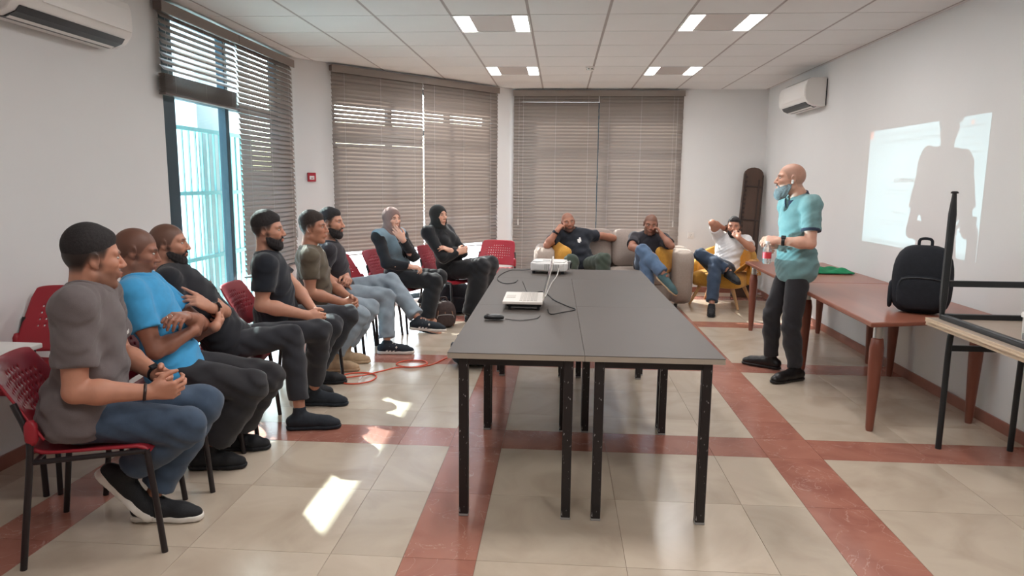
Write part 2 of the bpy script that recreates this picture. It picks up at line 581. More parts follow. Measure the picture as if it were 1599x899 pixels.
# ------------------------------------------------------------------ venetian blinds
slat_cache = {}
def slat_mesh(L):
    k = round(L, 2)
    if k not in slat_cache:
        v, f = [], []
        w, t, bow = 0.05, 0.0016, 0.003
        for x in (-L / 2, L / 2):
            for y, z in ((-w / 2, 0), (0, bow), (w / 2, 0), (w / 2, -t), (0, bow - t), (-w / 2, -t)):
                v.append((x, y, z))
        f = [(i, (i + 1) % 6, 6 + (i + 1) % 6, 6 + i) for i in range(6)] + [(5, 4, 3, 2, 1, 0), (6, 7, 8, 9, 10, 11)]
        me = bpy.data.meshes.new('slat'); me.from_pydata(v, [], f); me.materials.append(MATS['slat_wood']); me.update()
        slat_cache[k] = me
    return slat_cache[k]

def blind(label, c, rz, L, ztop, zbot, tilt, group, stack=0, pitch=0.045, wand=None, first=0.085, cords=(0.12, 0.5, 0.88), opened=()):
    """c: centre of the head rail on the floor plan; local +y points into the room"""
    t = thing('venetian_blind', label, 'blind', (c[0], c[1], 0), rz, group)
    mb = MB(); mb.box((0, 0, ztop - 0.03), (L, 0.062, 0.06)); mb.build('head_rail', 'rail_wood', t, bevel=0.003, seg=1)
    mb = MB(); mb.box((0, 0.036, ztop - 0.038), (L + 0.01, 0.008, 0.076)); mb.build('valance', 'slat_wood', t, bevel=0.002, seg=1)
    z = ztop - first
    me = slat_mesh(L - 0.01)
    zlow = zbot + (0.014 + stack * 0.0058 if stack else 0.03)
    k = 0
    while z > zlow:
        ti = next((q for a_, b_, q in opened if a_ <= k <= b_), tilt)
        part('slat', me, t, (random.uniform(-.002, .002), 0, z), (ti + random.uniform(-.05, .05), 0, 0))
        z -= pitch; k += 1
    for i in range(stack):
        part('slat', me, t, (random.uniform(-.004, .004), random.uniform(-.002, .002), zbot + 0.018 + i * 0.0058), (0, 0, 0))
    mb = MB(); mb.box((0, 0, zbot + 0.007), (L - 0.005, 0.05, 0.014)); mb.build('bottom_rail', 'rail_wood', t, bevel=0.002, seg=1)
    for s in cords:
        for yy in (-0.027, 0.027):
            mb = MB(); mb.box((-L / 2 + s * L, yy, (ztop + zbot) / 2), (0.0025, 0.0012, ztop - zbot - 0.05)); mb.build('ladder_cord', 'cord_white', t)
    if wand is not None:
        mb = MB(); mb.tube([(wand, 0.045, ztop - 0.1), (wand, 0.047, ztop - 1.75)], 0.002, 5); mb.tube([(wand, 0.047, ztop - 1.75), (wand, 0.047, ztop - 1.83)], 0.008, 6)
        mb.build('pull_cord', 'cord_white', t)
    return t
# left wall: local +y must point to +x  -> rz = -90 deg
blind('taupe slat blind half raised over the glass door, its lower slats bunched up', (XL + 0.055, 5.46), -PI / 2, 1.16, 2.735, 2.1, -0.86, 'blinds on the left wall', stack=23)
blind('taupe slat blind hanging full length beside the open glass door', (XL + 0.055, 6.68), -PI / 2, 1.24, 2.735, 0.62, -1.12, 'blinds on the left wall', wand=-0.52)
rzd = math.atan2(-DN[1], -DN[0]) - PI / 2
def dpt(s, o=-0.05): return D0 + DD * s + DN * o
s0, s1, sg = 0.50, DL - 0.36, 1.76
blind('taupe slat blind on the slanted wall next to the red fire alarm', dpt((s0 + sg) / 2), rzd, sg - s0 - 0.006, 2.745, 0.66, -1.24, 'blinds on the slanted wall', opened=[(8, 11, -1.0), (17, 17, -1.0)])
blind('taupe slat blind on the slanted wall next to the white column', dpt((sg + s1) / 2), rzd, s1 - sg - 0.006, 2.745, 0.66, -1.24, 'blinds on the slanted wall', opened=[(8, 9, -1.06), (36, 39, -1.05)])
blind('taupe slat blind on the back wall beside the white column', (-0.083, YB - 0.05), PI, 1.165, 2.745, 0.28, -1.27, 'blinds on the back wall', wand=0.5, opened=[(1, 2, -1.0)])
blind('taupe slat blind on the back wall next to the white wall socket', (1.073, YB - 0.05), PI, 1.14, 2.745, 0.28, -1.23, 'blinds on the back wall', wand=-0.48)

# ------------------------------------------------------------------ ceiling lamps
def lamp(i, j, label):
    x, y = GX + 0.6 * i + 0.3, GY + 0.6 * j + 0.3
    t = thing('ceiling_light', label, 'ceiling light', (x, y, ZC - 0.004), 0, 'square two-strip ceiling lights')
    mb = MB()
    for s in (-1, 1):
        mb.box((s * 0.291, 0, 0.004), (0.014, 0.596, 0.012)); mb.box((0, s * 0.291, 0.004), (0.568, 0.014, 0.012))
    mb.build('frame', 'frame_white', t)
    mb = MB(); mb.box((0, 0, 0.008), (0.33, 0.568, 0.008)); mb.build('louvre_panel', 'lamp_panel', t)
    for s in (-1, 1):
        mb = MB(); mb.box((s * 0.225, 0, 0.006), (0.112, 0.566, 0.008)); mb.build('diffuser', 'lamp_strip', t, bevel=0.003, seg=1)
        la = bpy.data.lights.new('lamp_glow', 'AREA')
        la.shape = 'RECTANGLE'; la.size = 0.112; la.size_y = 0.56; la.energy = LAMP_W; la.color = (1.0, 0.98, 0.965)
        lo = bpy.data.objects.new('lamp_glow', la); COL.objects.link(lo); lo.parent = t; lo.location = (s * 0.225, 0, -0.004)
    return t
lamp(2, 1, 'square two-strip ceiling light nearer the camera, above the seated men')
lamp(5, 1, 'square two-strip ceiling light nearer the camera, on the projection side')
lamp(2, 5, 'square two-strip ceiling light beside the slanted blinds')
lamp(5, 5, 'square two-strip ceiling light near the back wall blinds and the wall air conditioner')
lamp(2, -3, 'square two-strip ceiling light just behind the viewer on the door side')
lamp(5, -3, 'square two-strip ceiling light just behind the viewer on the projection side')
lamp(2, -7, 'square two-strip ceiling light over the rear of the room on the door side')
lamp(5, -7, 'square two-strip ceiling light over the rear of the room on the projection side')
sm = thing('smoke_detector', 'small white round smoke detector on the ceiling', 'smoke detector', (0.30, 7.95, ZC))
mb = MB(); mb.lathe((0, 0, 0), [(0.05, 0), (0.05, -0.012), (0.046, -0.016)], 20); mb.build('base', 'white_plastic', sm, smooth=40)
mb = MB(); mb.lathe((0, 0, -0.016), [(0.036, 0), (0.036, -0.02), (0.028, -0.03), (0.01, -0.032)], 20); mb.build('sensor', 'white_plastic', sm, smooth=40)
mb = MB()
for k in range(6):
    a = k * PI / 3; mb.box((0.036 * math.cos(a), 0.036 * math.sin(a), -0.028), (0.006, 0.018, 0.008), rotz(a))
mb.build('vent', 'dark_plastic', sm)
# ------------------------------------------------------------------ furniture helpers
def ext(mb, poly, x0, x1, mi=0):
    """extrude a (y, z) outline along x"""
    n = len(poly)
    v = [(x0, y, z) for y, z in poly] + [(x1, y, z) for y, z in poly]
    f = [tuple(range(n))[::-1], tuple(range(n, 2 * n))] + [(i, (i + 1) % n, n + (i + 1) % n, n + i) for i in range(n)]
    return mb.add(v, f, mi)

def chip_mat():
    m = mat('chipped_metal', S(34, 30, 31), 0.42)
    nt = m.node_tree; b = nt.nodes['Principled BSDF']
    tc = nt.nodes.new('ShaderNodeTexCoord')
    mp = nt.nodes.new('ShaderNodeMapping'); mp.inputs['Scale'].default_value = (1, 1, 0.45)
    n = nt.nodes.new('ShaderNodeTexNoise'); n.inputs['Scale'].default_value = 75; n.inputs['Detail'].default_value = 2
    r = nt.nodes.new('ShaderNodeMapRange'); r.inputs['From Min'].default_value = 0.68; r.inputs['From Max'].default_value = 0.72
    mx = nt.nodes.new('ShaderNodeMix'); mx.data_type = 'RGBA'
    mx.inputs['A'].default_value = S(34, 30, 31); mx.inputs['B'].default_value = S(150, 146, 146)
    L = nt.links.new
    L(tc.outputs['Object'], mp.inputs[0]); L(mp.outputs[0], n.inputs['Vector']); L(n.outputs['Fac'], r.inputs['Value'])
    L(r.outputs[0], mx.inputs['Factor']); L(mx.outputs['Result'], b.inputs['Base Color'])
chip_mat()

# ------------------------------------------------------------------ wall air conditioners
def air_con(loc, rz, label, L=0.95, screen=True):
    t = thing('air_conditioner', label, 'air conditioner', loc, rz)
    prof = [(0.0, 0.0), (0.10, 0.0), (0.165, 0.025), (0.205, 0.075), (0.215, 0.13), (0.212, 0.22), (0.195, 0.27), (0.15, 0.295), (0.0, 0.295)]
    mb = MB(); ext(mb, prof, -L / 2, L / 2); mb.build('casing', 'white_plastic', t, smooth=35, bevel=0.006)
    mb = MB(); ext(mb, [(0.2165, 0.095), (0.2195, 0.13), (0.2165, 0.222), (0.2135, 0.222), (0.2135, 0.095)], -L / 2 + 0.012, L / 2 - 0.19)
    mb.build('front_panel', 'white_plastic', t, bevel=0.002)
    mb = MB(); ext(mb, [(0.075, -0.004), (0.108, -0.003), (0.168, 0.02), (0.19, 0.05), (0.17, 0.03), (0.1, 0.004), (0.075, 0.002)], -L / 2 + 0.05, L / 2 - 0.06)
    mb.build('outlet_slot', 'black_plastic', t)
    for k in range(2):
        mb = MB(); mb.box((-0.005, 0.115 + 0.045 * k, 0.0 + 0.021 * k), (L - 0.13, 0.022, 0.004), np.array(Euler((0.45, 0, 0)).to_matrix()))
        mb.build('louvre', 'white_plastic', t)
    mb = MB(); mb.box((0, -0.003, 0.145), (L - 0.02, 0.014, 0.27)); mb.build('mounting_plate', 'dark_plastic', t)
    mb = MB()
    for k in range(10):
        mb.box((0, 0.03 + 0.014 * k, 0.2955), (L - 0.1, 0.005, 0.003))
    mb.build('intake_grille', 'grey_plastic', t)
    mb = MB(); mb.box((L / 2 - 0.1, 0.2175, 0.16), (0.012, 0.002, 0.012)); mb.build('indicator', 'paper_white', t)
    return t
air_con((XL + 0.012, 3.83, 2.30), -PI / 2, 'white wall air conditioner high on the left wall with a dark outlet slot')
air_con((XR - 0.012, 8.16, 2.33), PI / 2, 'white wall air conditioner high on the right wall above the leaning board', L=0.9)

# ------------------------------------------------------------------ small wall things
fa = thing('fire_alarm', 'small red fire alarm call point on the white wall beside the slanted blinds', 'fire alarm', (*(D0 + DD * 0.26), 1.54), rzd)
mb = MB(); mb.box((0, 0.012, 0), (0.096, 0.024, 0.096)); mb.build('box', 'alarm_red', fa, bevel=0.006)
mb = MB(); mb.box((0.004, 0.026, -0.006), (0.055, 0.006, 0.04)); mb.build('glass_plate', 'paper_white', fa, bevel=0.002)
mb = MB(); mb.box((0.004, 0.03, -0.006), (0.03, 0.003, 0.004)); mb.box((0.004, 0.03, -0.014), (0.02, 0.003, 0.004)); mb.build('arrow_mark', 'alarm_red', fa)
ws = thing('wall_socket', 'white square wall socket between the back blinds and the mustard armchair', 'wall socket', (1.82, YB, 0.80), PI)
mb = MB(); mb.box((0, 0.005, 0), (0.085, 0.012, 0.085)); mb.build('plate', 'white_plastic', ws, bevel=0.004)
mb = MB(); mb.box((0, 0.013, 0.0), (0.05, 0.006, 0.05)); mb.build('insert', 'white_plastic', ws, bevel=0.003)
mb = MB()
for x, z in ((-0.01, 0.006), (0.01, 0.006), (0, -0.01)): mb.box((x, 0.0165, z), (0.005, 0.002, 0.008))
mb.build('contact_holes', 'dark_plastic', ws)

# ------------------------------------------------------------------ five grey desks pushed together
TW, TL, TH = 0.6006, 1.2102, 0.771
def desk():
    t = thing('desk', 'x', 'table')
    mb = MB()
    mb.box((0, 0, TH - 0.0145), (TW - 0.002, TL - 0.002, 0.023), mi=1)
    mb.box((0, 0, TH - 0.0015), (TW - 0.002, TL - 0.002, 0.003), mi=0)
    mb.build('table_top', ['table_grey', 'table_edge'], t)
    lx, ly, w = TW / 2 - 0.068, TL / 2 - 0.045, 0.042
    for sx in (-1, 1):
        for sy in (-1, 1):
            mb = MB(); mb.box((0, 0, (TH - 0.03) / 2), (w, w, TH - 0.034))
            l = mb.build('leg', 'chipped_metal', t, bevel=0.003, seg=1, loc=(sx * lx, sy * ly, 0))
            mb = MB(); mb.box((0, 0, 0.006), (w + 0.002, w + 0.002, 0.012)); mb.build('foot_cap', 'grey_plastic', l, bevel=0.002, seg=1)
    for sy in (-1, 1):
        mb = MB(); mb.box((0, sy * ly, TH - 0.044), (lx * 2 - w, 0.03, 0.032)); mb.build('rail', 'chipped_metal', t)
    for sx in (-1, 1):
        mb = MB(); mb.box((sx * lx, 0, TH - 0.044), (0.03, ly * 2 - w, 0.032)); mb.build('rail', 'chipped_metal', t)
    return t
TX, TY, TR = -0.4808, 2.9321, 0.0086
def tpos(u, v): return (TX + u * math.cos(TR) - v * math.sin(TR), TY + u * math.sin(TR) + v * math.cos(TR), 0)
d0 = desk(); d0['group'] = 'grey desks pushed together'
d0.location = tpos(TW / 2, TL / 2); d0.rotation_euler = (0, 0, TR)
d0['label'] = 'grey black-legged desk nearest the camera carrying the computer mouse'
copy_tree(d0, tpos(TW * 1.5, TL / 2), TR, 'grey black-legged desk nearest the camera with an empty top')
copy_tree(d0, tpos(TW / 2, TL * 1.5), TR, 'grey desk in the middle row with the loose black cables on it')
copy_tree(d0, tpos(TW * 1.5, TL * 1.5), TR, 'grey desk in the middle row with an empty top, beside the cable desk')
copy_tree(d0, tpos(TW, TL * 2 + TW / 2), TR + PI / 2, 'grey desk set crosswise at the far end under the projector')

# ------------------------------------------------------------------ red stacking chairs
def chair_shell(nx, nz, fn, hole):
    """curved sheet with punched holes; fn(u, v) -> point, u, v in 0..1"""
    v = [fn(i / nx, j / nz) for j in range(nz + 1) for i in range(nx + 1)]
    f = [(j * (nx + 1) + i, j * (nx + 1) + i + 1, (j + 1) * (nx + 1) + i + 1, (j + 1) * (nx + 1) + i)
         for j in range(nz) for i in range(nx) if not hole(i, j)]
    return v, f

def chair():
    """local +x is the way the sitter faces"""
    t = thing('stacking_chair', 'x', 'chair')
    def seat(u, v):
        x = 0.215 - 0.43 * v; y = (u - 0.5) * (0.45 - 0.03 * v)
        e = abs(2 * u - 1)
        z = 0.447 - 0.018 * math.sin(PI * v) * (1 - e * e) + 0.012 * e ** 4
        if v < 0.12: z -= 0.03 * (1 - v / 0.12) ** 2
        if v > 0.85: z += 0.03 * ((v - 0.85) / 0.15) ** 2
        return (x, y, z)
    v, f = chair_shell(18, 18, seat, lambda i, j: False)
    o = MB().add(v, f).build('seat', 'chair_red', t, smooth=60)
    m = o.modifiers.new('t', 'SOLIDIFY'); m.thickness = 0.012
    def back(u, v):
        a = 2 * u - 1
        w = 0.235 - 0.03 * v - 0.012 * max(0, v - 0.85) / 0.15 * abs(a) ** 8
        y = a * w
        z = 0.515 + 0.285 * v - 0.012 * (abs(a) ** 6) * v
        x = -0.20 - 0.155 * v + 0.055 * a * a * (1 - 0.3 * v)
        return (x, y, z)
    v, f = chair_shell(45, 30, back, lambda i, j: 7 <= i <= 37 and 8 <= j <= 23 and (i % 3 == 1) and (j % 3 == 2) and abs(i - 22) + 2.2 * abs(j - 15.5) < 25)
    o = MB().add(v, f).build('backrest', 'chair_red', t, smooth=60)
    m = o.modifiers.new('t', 'SOLIDIFY'); m.thickness = 0.009
    for s in (-1, 1):
        mb = MB(); mb.tube([(0.20, s * 0.222, 0.435), (0.225, s * 0.238, 0.22), (0.245, s * 0.245, 0.0)], 0.0125, 10)
        mb.build('front_leg', 'chair_leg', t, smooth=50)
        mb = MB(); mb.tube(spline([(-0.255, s * 0.25, 0.0), (-0.225, s * 0.243, 0.25), (-0.2, s * 0.236, 0.47), (-0.205, s * 0.232, 0.55), (-0.245, s * 0.222, 0.66)], 5), 0.0125, 10)
        mb.build('rear_leg', 'chair_leg', t, smooth=50)
        mb = MB(); mb.superbox((-0.19, s * 0.234, 0.545), (0.045, 0.032, 0.10), 4, 6); mb.build('side_socket', 'chair_red', t, smooth=60)
        mb = MB(); mb.tube([(0.2, s * 0.222, 0.43), (-0.2, s * 0.232, 0.425)], 0.011, 8); mb.build('side_rail', 'chair_leg', t, smooth=50)
    for x in (0.19, -0.19):
        mb = MB(); mb.tube([(x, -0.225, 0.425), (x, 0.225, 0.425)], 0.01, 8); mb.build('cross_rail', 'chair_leg', t, smooth=50)
    return t
CH = [(-1.90, 2.69, 20, 'red chair nearest the camera, under the man in the grey tee'),
      (-1.94, 3.30, 8, 'red chair under the man in the bright blue tee'),
      (-2.0, 3.95, 8, 'red chair under the man with a black watch and black tee, arms crossed'),
      (-1.95, 4.66, 6, 'red chair under the dark-bearded man in black with clasped hands'),
      (-1.91, 5.33, 4, 'red chair under the man in the olive tee'),
      (-1.90, 5.90, 4, 'red chair under the man in pale jeans and striped sneakers'),
      (-1.83, 6.46, -14, 'empty red chair between the man in pale jeans and the woman in the denim vest'),
      (-1.64, 7.0, -20, 'red chair under the woman in the denim vest'),
      (-1.20, 7.58, -32, 'red chair under the woman in black'),
      (-0.80, 8.2, -100, 'empty red chair beyond the woman in black, next to the white column'),
      (-2.63, 3.24, -88, 'empty red chair by the left wall behind the man in the grey tee')]
c0 = chair(); c0['group'] = 'red stacking chairs'
for k, (x, y, a, lb) in enumerate(CH):
    if k == 0:
        c0.location = (x, y, 0); c0.rotation_euler = (0, 0, math.radians(a)); c0['label'] = lb
    else:
        cc = copy_tree(c0, (x, y, 0), math.radians(a), lb)
        if k == 10: cc.scale = (1, 1, 1.16)

# white table behind the first man
wt = thing('side_table', 'white-topped table by the left wall behind the man in the grey tee', 'table', (-2.62, 2.70, 0))
mb = MB(); mb.box((0, 0, 0.735), (0.44, 0.62, 0.025)); mb.build('table_top', 'white_plastic', wt, bevel=0.006)
for sx in (-1, 1):
    for sy in (-1, 1):
        mb = MB(); mb.tube([(sx * 0.19, sy * 0.28, 0), (sx * 0.19, sy * 0.28, 0.723)], 0.014, 8); mb.build('leg', 'chair_leg', wt, smooth=50)

# ------------------------------------------------------------------ reddish wooden tables along the right wall
def wood_table(label, poly, legs, zt=0.712):
    cx = sum(p[0] for p in poly) / len(poly); cy = sum(p[1] for p in poly) / len(poly)
    t = thing('wooden_table', label, 'table', (cx, cy, 0), 0, 'reddish wooden tables')
    mb = MB(); mb.prism([(x - cx, y - cy) for x, y in poly], zt - 0.03, zt); mb.build('table_top', 'wood_red', t, bevel=0.008)
    for x, y in legs:
        mb = MB(); mb.lathe((0, 0, 0), [(0.019, 0.0), (0.023, 0.02), (0.04, 0.42), (0.042, 0.53), (0.034, 0.585), (0.028, 0.592)], 16)
        l = mb.build('leg', 'wood_leg', t, smooth=50, loc=(x - cx, y - cy, 0))
        mb = MB(); mb.lathe((0, 0, 0.59), [(0.027, 0), (0.027, 0.092)], 16); mb.build('metal_collar', 'steel', l, smooth=50)
    return t
wood_table('reddish wooden table along the right wall carrying the black backpack', [(1.84, 4.14), (2.75, 4.40), (2.75, 5.848), (1.90, 5.848)],
           [(1.95, 4.29), (2.66, 4.50), (2.02, 5.72), (2.66, 5.60)])
wood_table('reddish wooden table along the right wall carrying the green cloth', [(1.90, 5.856), (2.75, 5.856), (2.75, 7.40), (1.95, 7.40)],
           [(2.02, 6.0), (2.66, 5.99), (2.01, 7.26), (2.67, 7.2)])

# ------------------------------------------------------------------ low table with another turned over on top of it
lt = thing('school_table', 'pale-edged table with black tube legs under an upturned table at the right', 'table', (2.42, 3.47, 0))
def ply(mb, z0, z1):
    for k in range(3):
        a, c = z0 + (z1 - z0) * k / 3, z0 + (z1 - z0) * (k + 1) / 3
        mb.box((0, 0, (a + c) / 2), (0.62 - 0.002 * (k % 2), 1.12 - 0.002 * (k % 2), c - a), mi=0)
    for q in (z0 - 0.0006, z1 + 0.0006):
        mb.box((0, 0, q), (0.612, 1.112, 0.0012), mi=1)
mb = MB(); ply(mb, 0.722, 0.746); mb.build('table_top', ['ply_edge', 'ply_top'], lt)
for sy in (-1, 1):
    mb = MB(); mb.tube(spline([(-0.2, sy * 0.50, 0), (-0.2, sy * 0.50, 0.3), (-0.2, sy * 0.5, 0.62), (-0.185, sy * 0.5, 0.69), (-0.13, sy * 0.5, 0.708), (0, sy * 0.5, 0.708),
                               (0.13, sy * 0.5, 0.708), (0.185, sy * 0.5, 0.69), (0.2, sy * 0.5, 0.62), (0.2, sy * 0.5, 0.3), (0.2, sy * 0.5, 0)], 5), 0.0165, 10)
    mb.build('leg_hoop', 'green_metal', lt, smooth=50)
    mb = MB(); mb.box((0, sy * 0.5, 0.60), (0.39, 0.02, 0.032)); mb.build('cross_bar', 'green_metal', lt)
lt.location = (2.425, 3.52, 0)
ut = thing('upturned_table', 'table turned upside down, its black square legs in the air, at the right edge', 'table', (2.41, 3.50, 0.746))
mb = MB(); ply(mb, 0.0, 0.022); mb.build('table_top', ['ply_edge', 'ply_top'], ut)
for sx in (-1, 1):
    mb = MB(); mb.box((sx * 0.245, 0, 0.037), (0.03, 1.0, 0.03)); mb.build('side_rail', 'green_metal', ut, bevel=0.003, seg=1)
    for sy in (-1, 1):
        mb = MB(); mb.superbox((sx * 0.245, sy * 0.515, 0.375), (0.036, 0.036, 0.71), 9, 6); mb.build('leg', 'green_metal', ut, smooth=40)
        mb = MB(); mb.lathe((sx * 0.245, sy * 0.515, 0.725), [(0.019, 0), (0.019, 0.008), (0.012, 0.013)], 12); mb.build('foot_cap', 'black_plastic', ut, smooth=40)
for sy in (-1, 1):
    mb = MB(); mb.box((0, sy * 0.515, 0.225), (0.46, 0.024, 0.034)); mb.build('stretcher', 'green_metal', ut, bevel=0.003, seg=1)
    mb = MB(); mb.box((0, sy * 0.515, 0.037), (0.46, 0.03, 0.03)); mb.build('end_rail', 'green_metal', ut, bevel=0.003, seg=1)
cup = thing('plastic_jar', 'white plastic jar with a lid standing on the upturned table', 'jar', (2.255, 3.40, 0.768))
mb = MB(); mb.lathe((0, 0, 0), [(0.036, 0), (0.039, 0.006), (0.043, 0.13)], 24); mb.build('body', 'white_plastic', cup, smooth=40)
mb = MB(); mb.lathe((0, 0, 0.13), [(0.05, 0), (0.05, 0.016), (0.046, 0.022), (0.01, 0.024)], 24); mb.build('lid', 'white_plastic', cup, smooth=40)
mb = MB(); mb.box((-0.037, -0.015, 0.04), (0.006, 0.03, 0.03), rotz(0.4)); mb.build('grey_mark', 'grey_plastic', cup)

# ------------------------------------------------------------------ sofa, cushions, armchair
sf = thing('sofa', 'grey two-seat fabric sofa in front of the back blinds', 'sofa', (0.65, 8.72, 0))
mb = MB(); mb.superbox((0, 0.02, 0.2), (1.5, 0.84, 0.26), 9, 14); mb.build('base', 'sofa_grey', sf, smooth=60)
for sx in (-1, 1):
    mb = MB(); mb.superbox((sx * 0.345, -0.06, 0.385), (0.70, 0.72, 0.17), 6, 14); mb.build('seat_cushion', 'sofa_grey', sf, smooth=60)
    mb = MB(); mb.superbox((sx * 0.83, -0.01, 0.40), (0.25, 0.92, 0.66), 6, 14, fn=lambda x, y, z: (x * (1 + 0.12 * max(z, 0)), y, z)); mb.build('armrest', 'sofa_grey', sf, smooth=60)
mb = MB(); mb.superbox((0, 0.40, 0.48), (1.46, 0.2, 0.62), 7, 14); mb.build('back', 'sofa_grey', sf, smooth=60)
for sx in (-1, 1):
    for sy in (-1, 1):
        mb = MB(); mb.lathe((sx * 0.76, sy * 0.36, 0), [(0.016, 0), (0.024, 0.08)], 10); mb.build('leg', 'black_plastic', sf, smooth=50)
def pillow(name, label, m, loc, size, rx=0.0, rz=0.0, ry=0.0, grp=None):
    mb = MB()
    def fn(x, y, z):
        k = 1 - 0.72 * max(abs(x), abs(z)) ** 3.0
        p = 1 + 0.05 * abs(x) * abs(z)
        return (x * p, y * max(k, 0.16), z * p)
    mb.superbox((0, 0, 0), size, 5, 16, fn=fn)
    o = mb.build(name, m, smooth=180)
    o.location = loc; o.rotation_euler = (rx, ry, rz)
    return tag(o, label, 'cushion', grp)
pillow('back_cushion', 'grey square sofa back cushion next to the man in the black printed tee', 'cushion_grey', (0.42, 8.88, 0.70), (0.49, 0.2, 0.48), -0.22, 0.1, 0.05, 'grey sofa back cushions')
pillow('back_cushion', 'grey square sofa back cushion behind the man in blue jeans', 'cushion_grey', (0.91, 8.88, 0.70), (0.48, 0.2, 0.47), -0.22, -0.05, -0.03, 'grey sofa back cushions')
pillow('throw_pillow', 'small mustard pillow at the left sofa arm, beside the man in the black printed tee', 'mustard', (0.0, 8.45, 0.60), (0.36, 0.15, 0.34), -0.15, -0.95, 0.25, 'mustard pillows')
pillow('throw_pillow', 'small mustard pillow at the right sofa arm, beside the man in blue jeans', 'mustard', (1.28, 8.42, 0.61), (0.36, 0.14, 0.34), -0.15, 0.95, -0.15, 'mustard pillows')

ar = thing('armchair', 'mustard fabric armchair with pale wooden legs', 'armchair', (2.06, 8.86, 0), math.radians(-122))
# local +x faces forward
mb = MB(); mb.superbox((0.02, 0, 0.335), (0.62, 0.64, 0.20), 5, 16); mb.build('seat', 'mustard', ar, smooth=180)
def shell(u, v):
    a = (u - 0.5) * 2
    ang = a * 1.75
    r = 0.335
    top = 0.74 - 0.24 * abs(a) ** 2.2
    z = 0.28 + (top - 0.28) * v
    return (-0.03 - r * math.cos(ang) * (1 + 0.12 * v), r * math.sin(ang) * (1 + 0.06 * v), z)
v, f = chair_shell(30, 10, shell, lambda i, j: False)
o = MB().add(v, f).build('backrest', 'mustard', ar, smooth=180)
m = o.modifiers.new('t', 'SOLIDIFY'); m.thickness = 0.075; m.offset = 0
m = o.modifiers.new('r', 'BEVEL'); m.width = 0.03; m.segments = 3; m.limit_method = 'ANGLE'
for sx in (-1, 1):
    for sy in (-1, 1):
        mb = MB(); mb.tube([(sx * 0.2, sy * 0.2, 0.26), (sx * 0.27 , sy * 0.31, 0.0)], [0.026, 0.014], 12); mb.build('leg', 'pale_wood', ar, smooth=50)
th = thing('knitted_throw', 'mustard fringed throw over the arm of the armchair', 'throw', (2.30, 8.62, 0.60), math.radians(-122))
mb = MB()
vv, ff = chair_shell(16, 12, lambda u, v: ((u - 0.5) * 0.36, 0.06 * math.sin(v * PI) * 1.0 + (v - 0.5) * 0.22, -0.16 * abs(2 * v - 1) ** 1.5 + 0.012 * math.sin(9 * u + 5 * v)), lambda i, j: False)
o = MB().add(vv, ff).build('cloth', 'mustard_throw', th, smooth=180)
m = o.modifiers.new('t', 'SOLIDIFY'); m.thickness = 0.012
mb = MB()
for k in range(17):
    x = -0.18 + 0.36 * k / 16
    mb.tube([(x, 0.11, -0.16), (x + random.uniform(-.01, .01), 0.115, -0.2)], 0.003, 4)
    mb.tube([(x, -0.11, -0.16), (x + random.uniform(-.01, .01), -0.115, -0.2)], 0.003, 4)
tag(mb.build('fringe', 'mustard_throw', th), kind='stuff')

# carved board leaning in the corner
lb = thing('leaning_board', 'long dark wooden board with a rounded top leaning in the corner behind the armchair', 'board', (2.475, 9.44, 0))
lb.rotation_euler = (math.radians(-8.5), math.radians(4.5), 0)
def outl(w, h, r=0.09, n=8):
    p = [(-w / 2 - 0.02, 0), (w / 2 + 0.02, 0)]
    for k in range(n + 1):
        a = k / n * PI
        p.append((w / 2 * math.cos(a), h - r + r * math.sin(a)))
    return p
mb = MB(); q = outl(0.25, 1.76)
n = len(q); v = [(x, 0.0, z) for x, z in q] + [(x, 0.07, z) for x, z in q]
mb.add(v, [tuple(range(n)), tuple(range(n, 2 * n))[::-1]] + [(i, n + i, n + (i + 1) % n, (i + 1) % n) for i in range(n)])
mb.build('panel', 'old_wood', lb, bevel=0.006)
for s in (-1, 1):
    mb = MB(); mb.tube([(s * 0.135, -0.004, 0.02), (s * 0.117, -0.004, 1.66)], 0.011, 8); mb.build('edge_strip', 'old_wood_dark', lb, smooth=60)
for k in range(26):
    z = 0.12 + k * 0.06
    mb = MB(); mb.box((-0.105 + 0.0002 * k, -0.008, z), (0.03, 0.014, 0.03)); mb.build('notch', 'old_wood_dark', lb, bevel=0.003, seg=1)
mb = MB(); mb.box((0.07, -0.006, 0.85), (0.02, 0.012, 1.5)); mb.build('groove_strip', 'old_wood_dark', lb, bevel=0.003, seg=1)
for z in (0.55, 1.05, 1.5):
    mb = MB(); mb.box((0, -0.005, z), (0.24, 0.012, 0.02)); mb.build('cross_batten', 'old_wood_dark', lb, bevel=0.003, seg=1)

# ------------------------------------------------------------------ things on the desks
pj = thing('projector', 'white projector on the far desk', 'projector', (-0.075, 5.72, TH), -0.16)
mb = MB(); mb.superbox((0, 0, 0.058), (0.30, 0.23, 0.082), 8, 12); mb.build('casing', 'white_plastic', pj, smooth=50)
mb = MB(); mb.superbox((0, -0.002, 0.098), (0.27, 0.2, 0.014), 8, 10); mb.build('top_cover', 'white_plastic', pj, smooth=50)
mb = MB(); mb.box((0.155, 0.04, 0.062), (0.02, 0.07, 0.07)); mb.build('lens_surround', 'grey_plastic', pj, bevel=0.006)
mb = MB(); mb.lathe((0, 0, 0), [(0.028, 0), (0.03, 0.012), (0.024, 0.014), (0.022, 0.006)], 20)
ln = mb.build('lens', 'black_plastic', pj, smooth=40, loc=(0.16, 0.04, 0.062)); ln.rotation_euler = (0, PI / 2, 0)
mb = MB()
for k in range(9): mb.box((-0.02 + 0.014 * k, -0.113, 0.06), (0.006, 0.006, 0.045))
mb.build('vent_slots', 'grey_plastic', pj)
